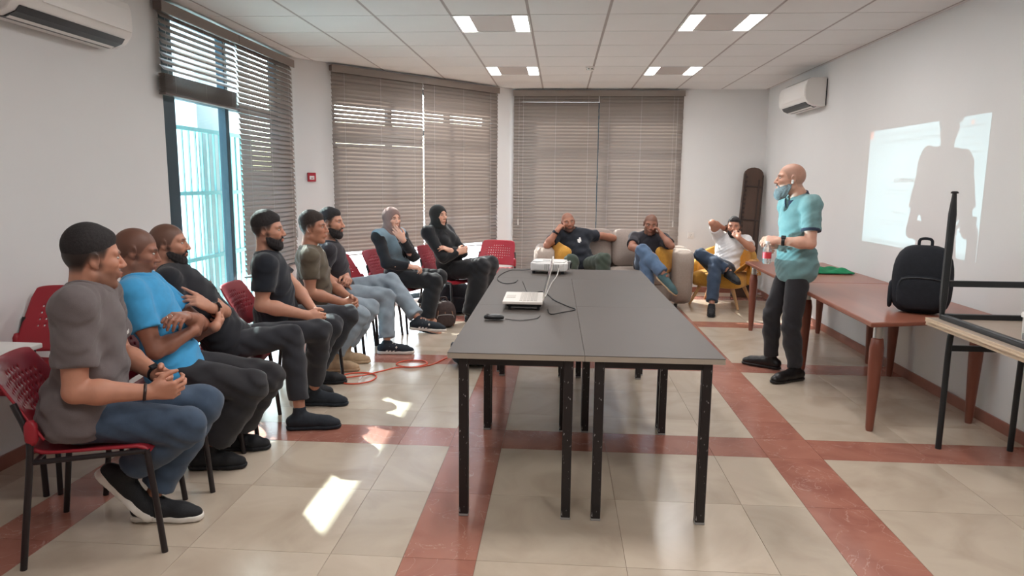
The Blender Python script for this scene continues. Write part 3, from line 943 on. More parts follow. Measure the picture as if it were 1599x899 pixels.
for x, y in ((-0.12, -0.08), (0.12, -0.08), (0, 0.09)):
    mb = MB(); mb.lathe((x, y, 0), [(0.012, 0), (0.012, 0.018)], 10); mb.build('foot', 'black_plastic', pj)
mb = MB(); mb.box((-0.02, -0.04, 0.1055), (0.06, 0.03, 0.003)); mb.build('button_panel', 'grey_plastic', pj)

# the beam: a lamp in the projector, shaped by a procedural slide (page, title, text lines, tool bar)
def projector_beam(pos):
    la = bpy.data.lights.new('projector_beam', 'SPOT')
    la.energy = 215; la.spot_size = math.radians(46); la.spot_blend = 0.02; la.shadow_soft_size = 0.0005
    lo = bpy.data.objects.new('projector_beam', la); COL.objects.link(lo)
    lo.location = pos
    y0, y1, z0, z1 = 6.575, 4.80, 1.01, 1.985                       # the lit rectangle on the wall x = XR
    tgt = Vector((XR, (y0 + y1) / 2, (z0 + z1) / 2)); d = tgt - Vector(pos)
    lo.rotation_euler = d.to_track_quat('-Z', 'Y').to_euler()
    la.use_nodes = True
    nt = la.node_tree; N, L = nt.nodes.new, nt.links.new
    em = nt.nodes['Emission']
    geo = N('ShaderNodeNewGeometry')
    sp = N('ShaderNodeSeparateXYZ'); L(geo.outputs['Incoming'], sp.inputs[0])
    def M(op, a, b=None, c=None):
        n = N('ShaderNodeMath'); n.operation = op
        for i, q in enumerate((a, b, c)):
            if q is None: continue
            if isinstance(q, (int, float)): n.inputs[i].default_value = q
            else: L(q, n.inputs[i])
        return n.outputs[0]
    k = XR - pos[0]
    yy = M('MULTIPLY_ADD', M('DIVIDE', sp.outputs[1], sp.outputs[0]), k, pos[1])
    zz = M('MULTIPLY_ADD', M('DIVIDE', sp.outputs[2], sp.outputs[0]), k, pos[2])
    u = M('DIVIDE', M('SUBTRACT', yy, y0), y1 - y0)
    v = M('DIVIDE', M('SUBTRACT', zz, z1), z0 - z1)                  # 0 at the top
    def inside(a, lo_, hi): return M('MULTIPLY', M('GREATER_THAN', a, lo_), M('LESS_THAN', a, hi))
    def rect(u0, u1, v0, v1): return M('MULTIPLY', inside(u, u0, u1), inside(v, v0, v1))
    page = rect(0, 1, 0, 1)
    nz = N('ShaderNodeTexNoise'); nz.noise_dimensions = '2D'; nz.inputs['Scale'].default_value = 1.0
    cb = N('ShaderNodeCombineXYZ'); L(M('MULTIPLY', u, 110), cb.inputs[0]); L(M('MULTIPLY', v, 40), cb.inputs[1]); L(cb.outputs[0], nz.inputs['Vector'])
    word = M('GREATER_THAN', nz.outputs['Fac'], 0.46)
    dark = None
    def addmask(a, amt):
        nonlocal dark
        q = M('MULTIPLY', a, amt)
        dark = q if dark is None else M('MAXIMUM', dark, q)
    lines = [(0.29, 0.50, 0.425, 0.46, 0.75)] + [(0.2, 0.5, y, y + 0.014, 0.4) for y in (0.52, 0.55, 0.58)] + [(0.30, 0.46, 0.70, 0.722, 0.45)] + \
            [(0.18, 0.55, y, y + 0.014, 0.38) for y in (0.78, 0.81)] + [(0.08, 0.74, 0.045, 0.062, 0.4), (0.1, 0.74, 0.10, 0.125, 0.35), (0.78, 0.97, 0.06, 0.078, 0.4)] + \
            [(0.82, 0.96, y, y + 0.014, 0.35) for y in (0.14, 0.19, 0.24)] + [(0.03, 0.35, 0.965, 0.985, 0.3)]
    for a, b_, c, d_, amt in lines:
        addmask(M('MULTIPLY', rect(a, b_, c, d_), word), amt)
    bx = M('SUBTRACT', rect(0.83, 0.955, 0.30, 0.44), rect(0.834, 0.951, 0.304, 0.436)); addmask(bx, 0.55)
    addmask(rect(0, 1, 0.955, 1), 0.25)
    addmask(rect(0.955, 0.985, 0.945, 0.975), 0.6)
    orange = M('MAXIMUM', rect(0.0, 0.035, 0.0, 0.07), rect(0.875, 0.895, 0.03, 0.06))
    val = M('MULTIPLY', page, M('SUBTRACT', 1.0, dark))
    mx = N('ShaderNodeMix'); mx.data_type = 'RGBA'
    mx.inputs['A'].default_value = (0.55, 0.92, 1.0, 1); mx.inputs['B'].default_value = (1.0, 0.35, 0.22, 1)
    L(orange, mx.inputs['Factor']); L(mx.outputs['Result'], em.inputs['Color'])
    L(val, em.inputs['Strength'])
    return lo
projector_beam((0.13, 5.735, TH + 0.075))
ps = MB(); ps.box((XR - 0.0005, (6.575 + 4.80) / 2, (1.01 + 1.985) / 2), (0.0008, 1.775, 0.975))
tag(ps.build('projected_slide', 'wall_paint'), 'bright projected document page on the right wall with a standing shadow across it', 'projection')

lp = thing('laptop', 'white laptop seen side on with its thin screen up, on the near desk', 'laptop', (-0.21, 4.15, TH + 0.035), PI / 2 * 0 + 0.01)
mb = MB(); mb.box((0, 0, 0.009), (0.235, 0.36, 0.018)); mb.build('base', 'laptop_white', lp, bevel=0.004)
mb = MB()
for a in range(5):
    for c in range(14):
        mb.box((0.075 - 0.021 * a, -0.152 + 0.0235 * c, 0.0195), (0.0175, 0.0195, 0.003))
tag(mb.build('keyboard', 'key_grey', lp), kind='stuff')
mb = MB(); mb.box((-0.075, 0.0, 0.0188), (0.055, 0.1, 0.0012)); mb.build('trackpad', 'key_grey', lp)
R = np.array(Euler((0, math.radians(14), 0)).to_matrix())
c = np.array([0.118, 0, 0.018]) + R @ np.array([0, 0, 0.12])
mb = MB(); mb.box(c, (0.007, 0.36, 0.235), R); sc_ = mb.build('screen', 'laptop_white', lp, bevel=0.003)
mb = MB(); mb.box(c + R @ np.array([-0.004, 0, 0]), (0.0015, 0.335, 0.205), R); mb.build('display', 'screen_black', sc_)
st = thing('laptop_stand', 'low dark folding stand under the laptop', 'stand', (-0.20, 4.12, TH), 0.0)
for s in (-1, 1):
    mb = MB(); mb.box((0.0, s * 0.12, 0.026), (0.2, 0.014, 0.012)); mb.build('support_bar', 'dark_plastic', st)
    for q in (-1, 1):
        mb = MB(); mb.box((q * 0.085, s * 0.12, 0.011), (0.014, 0.014, 0.022)); mb.build('foot', 'dark_plastic', st)
mb = MB(); mb.box((0, 0, 0.012), (0.15, 0.23, 0.008)); mb.build('cross_plate', 'grey_plastic', st)
ms = thing('computer_mouse', 'black computer mouse on the near desk in front of the laptop', 'mouse', (-0.345, 3.67, TH), PI / 2 + 0.1)
mb = MB(); mb.superbox((0, 0, 0.017), (0.062, 0.112, 0.034), 2.6, 14, fn=lambda x, y, z: (x * (1 - 0.1 * y), y, z if z > -0.5 else -0.5 - (z + 0.5) * 0.05)); mb.build('shell', 'black_plastic', ms, smooth=180)
mb = MB(); mb.tube([(-0.004, 0.032, 0.03), (0.004, 0.032, 0.03)], 0.009, 10); mb.build('scroll_wheel', 'grey_plastic', ms, smooth=60)
def cable(name, label, pts, r, m, group=None):
    mb = MB(); mb.tube(spline(pts, 8), r, 7)
    return tag(mb.build(name, m, smooth=60), label, 'cable', group)
z = TH + 0.004
cable('mouse_cable', 'thin black mouse cable curling towards the laptop', [(-0.285, 3.69, z), (-0.2, 3.66, z), (-0.12, 3.72, z), (-0.1, 3.80, z)], 0.0022, 'cable_black')
cable('power_cable', 'black cable from the projector to the far desk edge', [(-0.225, 5.75, z + 0.02), (-0.30, 5.82, z), (-0.40, 5.80, z), (-0.46, 5.55, z), (-0.47, 5.25, z), (-0.40, 5.02, z), (-0.33, 5.06, z), (-0.31, 5.2, z)], 0.003, 'cable_black')
cable('data_cable', 'loose black cable looped beside the laptop', [(-0.20, 4.52, z), (-0.16, 4.62, z), (-0.10, 4.66, z), (-0.06, 4.5, z), (-0.02, 4.32, z), (0.06, 4.12, z), (0.10, 4.02, z), (0.02, 3.92, z), (-0.04, 3.86, z), (-0.06, 4.0, z)], 0.003, 'cable_black')
cable('adapter_cable', 'black cable ending in a small plug behind the laptop', [(-0.27, 5.15, z), (-0.24, 4.9, z), (-0.22, 4.7, z), (-0.19, 4.55, z)], 0.0025, 'cable_black')
cable('video_cable', 'pale video cable hanging from the projector towards the laptop', [(0.0, 5.60, z + 0.05), (-0.005, 5.52, z + 0.03), (-0.02, 5.42, z), (-0.05, 5.1, z), (-0.07, 4.75, z), (-0.085, 4.45, z)], 0.004, 'cable_grey')
cable('extension_cord', 'orange extension cord looped on the floor by the seated men', [(-1.83, 5.14, .006), (-1.7, 5.02, .006), (-1.55, 4.93, .006), (-1.42, 5.0, .006), (-1.40, 5.15, .006), (-1.50, 5.24, .006), (-1.64, 5.2, .006), (-1.66, 5.09, .006),
      (-1.52, 5.13, .012), (-1.40, 5.30, .006), (-1.3, 5.42, .006), (-1.17, 5.45, .006), (-1.08, 5.56, .006), (-1.14, 5.66, .006), (-1.28, 5.64, .006), (-1.33, 5.52, .006), (-1.2, 5.42, .012), (-1.05, 5.52, .006), (-0.97, 5.72, .006), (-0.9, 5.95, .006)], 0.0055, 'cable_orange')

# ------------------------------------------------------------------ bags and cloth
def backpack(label, loc, rz, size, tilt=0.0, m='bag_black', name='backpack'):
    w, d, h = size
    t = thing(name, label, 'bag', loc, rz)
    if tilt: t.rotation_euler = (tilt, 0, rz)
    fn = lambda x, y, z: (x * (1 - 0.16 * max(z, 0) ** 2) , y * (1 - 0.25 * max(z, 0) ** 1.5 + 0.06 * math.sin(3 * z + x)), z)
    mb = MB(); mb.superbox((0, 0, h / 2), (w, d, h), 4, 18, fn=fn); mb.build('body', m, t, smooth=180)
    mb = MB(); mb.superbox((0, -d * 0.47, h * 0.32), (w * 0.78, d * 0.3, h * 0.5), 4, 12); mb.build('front_pocket', m, t, smooth=180)
    mb = MB(); mb.tube(spline([(-w * 0.36, -d * 0.63, h * 0.42), (-w * 0.3, -d * 0.62, h * 0.52), (0, -d * 0.61, h * 0.545), (w * 0.3, -d * 0.62, h * 0.52), (w * 0.36, -d * 0.63, h * 0.42)], 5), 0.0035, 6); mb.build('zip', 'grey_plastic' if m != 'bag_black' else 'dark_plastic', t)
    mb = MB(); mb.tube(spline([(-0.035, 0.0, h * 0.95), (-0.03, 0.0, h + 0.035), (0.03, 0.0, h + 0.035), (0.035, 0.0, h * 0.95)], 5), 0.009, 8); mb.build('handle', m, t, smooth=60)
    for s in (-1, 1):
        mb = MB(); p = spline([(s * w * 0.18, d * 0.4, h * 0.93), (s * w * 0.27, d * 0.62, h * 0.75), (s * w * 0.3, d * 0.66, h * 0.45), (s * w * 0.34, d * 0.52, h * 0.12)], 6)
        for a, c in zip(p[:-1], p[1:]): mb.bar(a, c, 0.05, 0.012, up=(0, 1, 0))
        mb.build('shoulder_strap', m, t)
    mb = MB(); mb.superbox((-w * 0.5, 0, h * 0.25), (0.03, d * 0.6, h * 0.4), 4, 8); mb.build('side_pocket', m, t, smooth=180)
    return t
backpack('large black backpack standing on the wooden table below the projected page', (2.30, 4.53, 0.712), math.radians(-28), (0.34, 0.2, 0.43))
backpack('black backpack on the floor under the chair of the woman in black', (-1.20, 7.88, 0), math.radians(10), (0.38, 0.24, 0.36))
bb = backpack('small dark brown bag with pale piping on the floor beside the striped sneakers', (-1.20, 7.10, 0), math.radians(20), (0.25, 0.2, 0.27), m='bag_brown', name='shoulder_bag')
mb = MB()
for s in (-0.35, 0.0, 0.35):
    mb.tube(spline([(s * 0.25, -0.11, 0.02), (s * 0.22, -0.105, 0.15), (s * 0.15, -0.05, 0.255)], 5), 0.004, 6)
tag(mb.build('piping', 'trim_tan', bb), kind='stuff')
fb = backpack('black bag lying on the floor under the desks', (-0.70, 5.78, 0.1), math.radians(4), (0.38, 0.2, 0.36), tilt=math.radians(86), name='lying_bag')

gc = MB()
def cl(u, v):
    x, y = (u - 0.5) * 0.40, (v - 0.5) * 0.30
    e = max(abs(2 * u - 1), abs(2 * v - 1))
    z = 0.045 * (1 - e ** 2) * (0.6 + 0.4 * math.sin(7 * u + 2 * v)) + 0.012 * (1 + math.sin(14 * u - 9 * v)) * (1 - e ** 4) + 0.006
    return (x * (1 + 0.15 * math.sin(6 * v)), y * (1 + 0.12 * math.sin(5 * u)), z)
v, f = chair_shell(36, 28, cl, lambda i, j: False)
o = gc.add(v, f).build('folded_cloth', 'cloth_green', smooth=180)
o.location = (2.46, 6.55, 0.713); o.rotation_euler = (0, 0, -0.1)
m = o.modifiers.new('t', 'SOLIDIFY'); m.thickness = 0.006; m.offset = 1
tag(o, 'crumpled green cloth lying on the wooden table behind the standing man', 'cloth')
# ------------------------------------------------------------------ people: bodies grown as distance fields, then meshed
def V3(*a): return np.array(a, float)
def unit(v):
    v = np.asarray(v, float); return v / (np.linalg.norm(v) + 1e-12)
def azv(a, el=0.0):
    a, el = math.radians(a), math.radians(el)
    return V3(math.cos(a) * math.cos(el), math.sin(a) * math.cos(el), math.sin(el))

class Field:
    def __init__(s, lo, hi, h):
        s.h = h
        s.lo = np.asarray(lo, float)
        s.n = np.maximum(np.ceil((np.asarray(hi) - s.lo) / h).astype(int) + 1, 4)
        s.G = np.full(s.n, 9.0, np.float32)
    def sub(s, lo, hi):
        a = np.clip(np.floor((np.asarray(lo) - s.lo) / s.h).astype(int), 0, s.n)
        b = np.clip(np.ceil((np.asarray(hi) - s.lo) / s.h).astype(int) + 1, 0, s.n)
        if (b - a).min() <= 0: return None
        ax = [(s.lo[i] + s.h * np.arange(a[i], b[i])).astype(np.float32) for i in range(3)]
        return (slice(a[0], b[0]), slice(a[1], b[1]), slice(a[2], b[2])), ax[0][:, None, None], ax[1][None, :, None], ax[2][None, None, :]
    def mix(s, lo, hi, fn, k, mode='u', cuts=()):
        pad = k + 3 * s.h
        r = s.sub(np.asarray(lo) - pad, np.asarray(hi) + pad)
        if r is None: return s
        sl, X, Y, Z = r
        d = fn(X, Y, Z)
        for p, n in cuts:
            d = np.maximum(d, (X - p[0]) * n[0] + (Y - p[1]) * n[1] + (Z - p[2]) * n[2])
        g = s.G[sl]
        if mode == 'u':
            if k > 0:
                hh = np.clip(0.5 + 0.5 * (g - d) / k, 0, 1)
                s.G[sl] = np.where(g > 8, d, g * (1 - hh) + d * hh - k * hh * (1 - hh))
            else: s.G[sl] = np.minimum(g, d)
        elif mode == 's':
            if k > 0:
                hh = np.clip(0.5 - 0.5 * (g + d) / k, 0, 1)
                s.G[sl] = g * (1 - hh) - d * hh + k * hh * (1 - hh)
            else: s.G[sl] = np.maximum(g, -d)
        return s
    def cap(s, a, b, ra, rb=None, k=0.0, mode='u', cuts=(), flat=None):
        """round cone; flat=(axis, factor) squashes the cross-section along an axis"""
        rb = ra if rb is None else rb
        a, b = np.asarray(a, float), np.asarray(b, float)
        ab = b - a; L2 = float(ab @ ab) + 1e-12
        def fn(X, Y, Z):
            x, y, z = X - a[0], Y - a[1], Z - a[2]
            t = np.clip((x * ab[0] + y * ab[1] + z * ab[2]) / L2, 0, 1)
            x, y, z = x - t * ab[0], y - t * ab[1], z - t * ab[2]
            d2 = x * x + y * y + z * z
            if flat is not None:
                q = x * flat[0][0] + y * flat[0][1] + z * flat[0][2]
                d2 = d2 + q * q * (1 / flat[1] ** 2 - 1)
            return np.sqrt(d2) - (ra + (rb - ra) * t)
        r = max(ra, rb)
        return s.mix(np.minimum(a, b) - r, np.maximum(a, b) + r, fn, k, mode, cuts)
    def ell(s, c, r, A=None, k=0.0, mode='u', cuts=()):
        c = np.asarray(c, float); r = np.asarray(r, float)
        A = np.eye(3) if A is None else np.asarray(A, float)        # rows: local axes
        def fn(X, Y, Z):
            x, y, z = X - c[0], Y - c[1], Z - c[2]
            k0 = k1 = 0
            for i in range(3):
                q = (x * A[i][0] + y * A[i][1] + z * A[i][2]) / r[i]
                k0 = k0 + q * q; k1 = k1 + (q / r[i]) ** 2
            k0 = np.sqrt(k0); k1 = np.sqrt(k1) + 1e-9
            return k0 * (k0 - 1) / k1
        e = np.sqrt(((A * r[:, None]) ** 2).sum(0))
        return s.mix(c - e, c + e, fn, k, mode, cuts)
    def cut(s, p, n):
        """keep the side where (x-p).n <= 0"""
        X = (s.lo[0] + s.h * np.arange(s.n[0]))[:, None, None]; Y = (s.lo[1] + s.h * np.arange(s.n[1]))[None, :, None]; Z = (s.lo[2] + s.h * np.arange(s.n[2]))[None, None, :]
        s.G = np.maximum(s.G, ((X - p[0]) * n[0] + (Y - p[1]) * n[1] + (Z - p[2]) * n[2]).astype(np.float32))
        return s
    def ripple(s, fn):
        """displace near the surface: fn(points) -> metres"""
        ix = np.argwhere(np.abs(s.G) < 3.5 * s.h)
        P = s.lo + s.h * ix
        s.G[ix[:, 0], ix[:, 1], ix[:, 2]] += fn(P).astype(np.float32)
        return s
    def mesh(s):
        """naive surface nets"""
        G, h = s.G, s.h
        G[0], G[-1] = 9, 9; G[:, 0], G[:, -1] = 9, 9; G[:, :, 0], G[:, :, -1] = 9, 9
        I = G < 0
        n = np.array(G.shape) - 1
        cnt = np.zeros(n, np.int8)
        offs = [(i, j, k) for i in (0, 1) for j in (0, 1) for k in (0, 1)]
        for i, j, k in offs:
            cnt += I[i:i + n[0], j:j + n[1], k:k + n[2]]
        act = np.argwhere((cnt > 0) & (cnt < 8))
        val = np.stack([G[act[:, 0] + i, act[:, 1] + j, act[:, 2] + k] for i, j, k in offs], 1)
        acc = np.zeros((len(act), 3)); c = np.zeros(len(act))
        O = np.array(offs, float)
        for a in range(8):
            for b in range(a + 1, 8):
                if np.abs(O[a] - O[b]).sum() != 1: continue
                va, vb = val[:, a], val[:, b]
                m = (va < 0) != (vb < 0)
                t = va / np.where(m, va - vb, 1)
                acc += np.where(m[:, None], O[a] + t[:, None] * (O[b] - O[a]), 0); c += m
        P = s.lo + h * (act + acc / c[:, None])
        idx = np.full(n, -1, np.int32); idx[act[:, 0], act[:, 1], act[:, 2]] = np.arange(len(act))
        F = []
        for ax in range(3):
            u, v = (ax + 1) % 3, (ax + 2) % 3
            s0 = [slice(1, -1)] * 3; s1 = [slice(1, -1)] * 3
            s0[ax] = slice(0, -1); s1[ax] = slice(1, None)
            A, B = I[tuple(s0)], I[tuple(s1)]
            for flip, M_ in ((0, A & ~B), (1, ~A & B)):
                e = np.argwhere(M_)
                if not len(e): continue
                e = e + 1; e[:, ax] -= 1
                q = []
                for du, dv in ((0, 0), (-1, 0), (-1, -1), (0, -1)):
                    w = e.copy(); w[:, u] += du; w[:, v] += dv
                    q.append(idx[w[:, 0], w[:, 1], w[:, 2]])
                q = np.stack(q, 1)
                F.append(q[:, ::-1] if flip else q)
        F = np.concatenate(F)
        F = F[(F >= 0).all(1)]
        return P, F

def relax(P, F, it=1, lam=0.5):
    e = np.concatenate([F[:, [0, 1]], F[:, [1, 2]], F[:, [2, 3]], F[:, [3, 0]]])
    for _ in range(it):
        A = np.zeros_like(P); c = np.zeros(len(P))
        for i in range(3):
            A[:, i] = np.bincount(e[:, 0], P[e[:, 1], i], len(P)) + np.bincount(e[:, 1], P[e[:, 0], i], len(P))
        c = np.bincount(e[:, 0], minlength=len(P)) + np.bincount(e[:, 1], minlength=len(P))
        P = P + lam * (A / np.maximum(c, 1)[:, None] - P)
    return P

def net(name, fld, m, parent, it=1, color=None, org=None):
    P, F = fld.mesh()
    P = relax(P, F, it)
    me = bpy.data.meshes.new(name)
    me.vertices.add(len(P)); me.loops.add(F.size); me.polygons.add(len(F))
    org = np.array(parent.location if org is None else org)
    me.vertices.foreach_set('co', (P - org).astype(np.float32).ravel())
    me.loops.foreach_set('vertex_index', F.astype(np.int32).ravel())
    me.polygons.foreach_set('loop_start', np.arange(0, F.size, 4, dtype=np.int32))
    me.polygons.foreach_set('use_smooth', np.ones(len(F), bool))
    me.update(calc_edges=True)
    me.materials.append(MATS[m])
    if color is not None:
        a = me.color_attributes.new('tone', 'FLOAT_COLOR', 'POINT')
        C = np.ones((len(P), 4), np.float32); C[:, :3] = color(P)
        a.data.foreach_set('color', C.ravel())
    o = bpy.data.objects.new(name, me); COL.objects.link(o); o.parent = parent
    return o

def smooth(x, a, b):
    t = np.clip((x - a) / (b - a), 0, 1); return t * t * (3 - 2 * t)

def finger_chain(F, base, d, n, seg, curl, r0, r1, k=0.004):
    p = base
    ang = 0.0
    rr = np.linspace(r0, r1, len(seg) + 1)
    for i, L in enumerate(seg):
        ang += curl[i]
        v = d * math.cos(ang) + n * math.sin(ang)
        q = p + v * L
        F.cap(p, q, rr[i], rr[i + 1], k)
        p = q
    return p

def hand(F, W, K, nrm, side, curl=0.5, s=1.0, spread=0.0, thumb=0.5, point=False):
    """palm, four fingers and a thumb; W wrist, K middle knuckle, nrm the way the palm faces"""
    d = unit(K - W); n = unit(nrm - d * (nrm @ d))
    t = np.cross(d, n) if side == 'R' else np.cross(n, d)          # towards the thumb
    off = np.array([.031, .0105, -.0105, -.030]) * s
    LL = np.array([.086, .092, .088, .079]) * s
    F.cap(W - d * .01, W + d * .02 * s, .024 * s, .026 * s, .02, flat=(n, .78))
    F.ell(W + d * .05 * s, (.040 * s, .046 * s, .0155 * s), [t, d, n], .012)
    F.ell(W + d * .035 * s + t * .022 * s + n * .006 * s, (.018 * s, .03 * s, .016 * s), [t, d, n], .012)
    seg = [(.041, .025, .021), (.045, .028, .022), (.042, .026, .021), (.033, .020, .019)]
    for i in range(4):
        b = W + d * LL[i] + t * off[i] - n * .003
        F.cap(W + d * .03 * s + t * off[i] * .6, b, .0125 * s, .0108 * s, .012)
        c = curl * (1 + .08 * i)
        if point and i == 0: c = 0.06
        dd = unit(d + t * spread * (1.5 - i) * .33)
        finger_chain(F, b, dd, n, [q * s for q in seg[i]], (c * .9, c * 1.0, c * .7), .0102 * s - .0006 * (i == 3), .0074 * s)
    b = W + d * .022 * s + t * .024 * s + n * .006 * s
    p1 = b + unit(d * .62 + t * .72 + n * .30) * .043 * s
    p2 = p1 + unit(d * .85 + t * (.45 - .5 * thumb) + n * (.2 + .5 * thumb)) * .033 * s
    p3 = p2 + unit(d * .9 + t * (.2 - .6 * thumb) + n * (.15 + .6 * thumb)) * .026 * s
    F.cap(b, p1, .0165 * s, .0125 * s, .014); F.cap(p1, p2, .0122 * s, .0108 * s, .004); F.cap(p2, p3, .0108 * s, .0085 * s, .004)

class Head:
    def __init__(s, c, az, pitch=0.0, roll=0.0, k=1.0):
        f = azv(az, pitch); r = unit(np.cross(f, V3(0, 0, 1))); u = np.cross(r, f)
        if roll:
            cr, sr = math.cos(math.radians(roll)), math.sin(math.radians(roll))
            r, u = r * cr + u * sr, u * cr - r * sr
        s.c, s.f, s.r, s.u, s.k = np.asarray(c, float), f, r, u, k
        s.A = np.array([r, f, u])
    def P(s, r, f, u): return s.c + s.k * (s.r * r + s.f * f + s.u * u)
    def loc(s, P): return ((P - s.c) @ s.A.T) / s.k
    def R(s, a, b, c): return V3(a, b, c) * s.k
    def grow(s, F, female=False):
        P, A, R, k = s.P, s.A, s.R, s.k
        j = 0.93 if female else 1.0
        F.ell(P(0, -.010, .028), R(.0765, .097, .090), A)
        F.ell(P(0, .030, -.040), R(.060 * j, .060, .072), A, .03 * k)
        F.cap(P(-.055 * j, -.005, -.062), P(-.018, .062, -.100), .017 * k, .016 * k, .02 * k)
        F.cap(P(.055 * j, -.005, -.062), P(.018, .062, -.100), .017 * k, .016 * k, .02 * k)
        F.ell(P(0, .070, -.101), R(.021 * j, .018, .016), A, .018 * k)
        for sg in (-1, 1):
            F.ell(P(sg * .043, .058, -.014), R(.022, .022, .018), A, .02 * k)             # cheek bone
            F.cap(P(sg * .016, .086, .028), P(sg * .052, .066, .030), .009 * k, .009 * k, .012 * k)   # brow
        for sg in (-1, 1):
            F.ell(P(sg * .032, .097, .010), R(.019, .016, .0115), A, .012 * k, 's')        # eye socket
        F.cap(P(0, .086, .018), P(0, .109, -.022), .0085 * k, .0125 * k, .008 * k)          # nose
        for sg in (-1, 1):
            F.ell(P(sg * .0125, .098, -.027), R(.009, .012, .009), A, .005 * k)
        F.ell(P(0, .080, -.058), R(.030, .020, .018), A, .012 * k)                         # mouth mound
        F.ell(P(0, .0965, -.0535), R(.021, .009, .0055), A, .003 * k)
        F.ell(P(0, .0950, -.0655), R(.019, .009, .0065), A, .003 * k)
        for sg in (-1, 1):                                                                  # ears
            B = np.array([unit(A[0] * 1 + A[1] * .3 * sg * -1), unit(A[1] - A[0] * .0), A[2]])
            F.ell(P(sg * .080, -.012, .002), R(.008, .019, .031), B, .006 * k)
            F.ell(P(sg * .0875, -.008, .004), R(.006, .011, .019), B, .004 * k, 's')
            F.ell(P(sg * .078, -.004, -.026), R(.007, .009, .010), B, .005 * k)

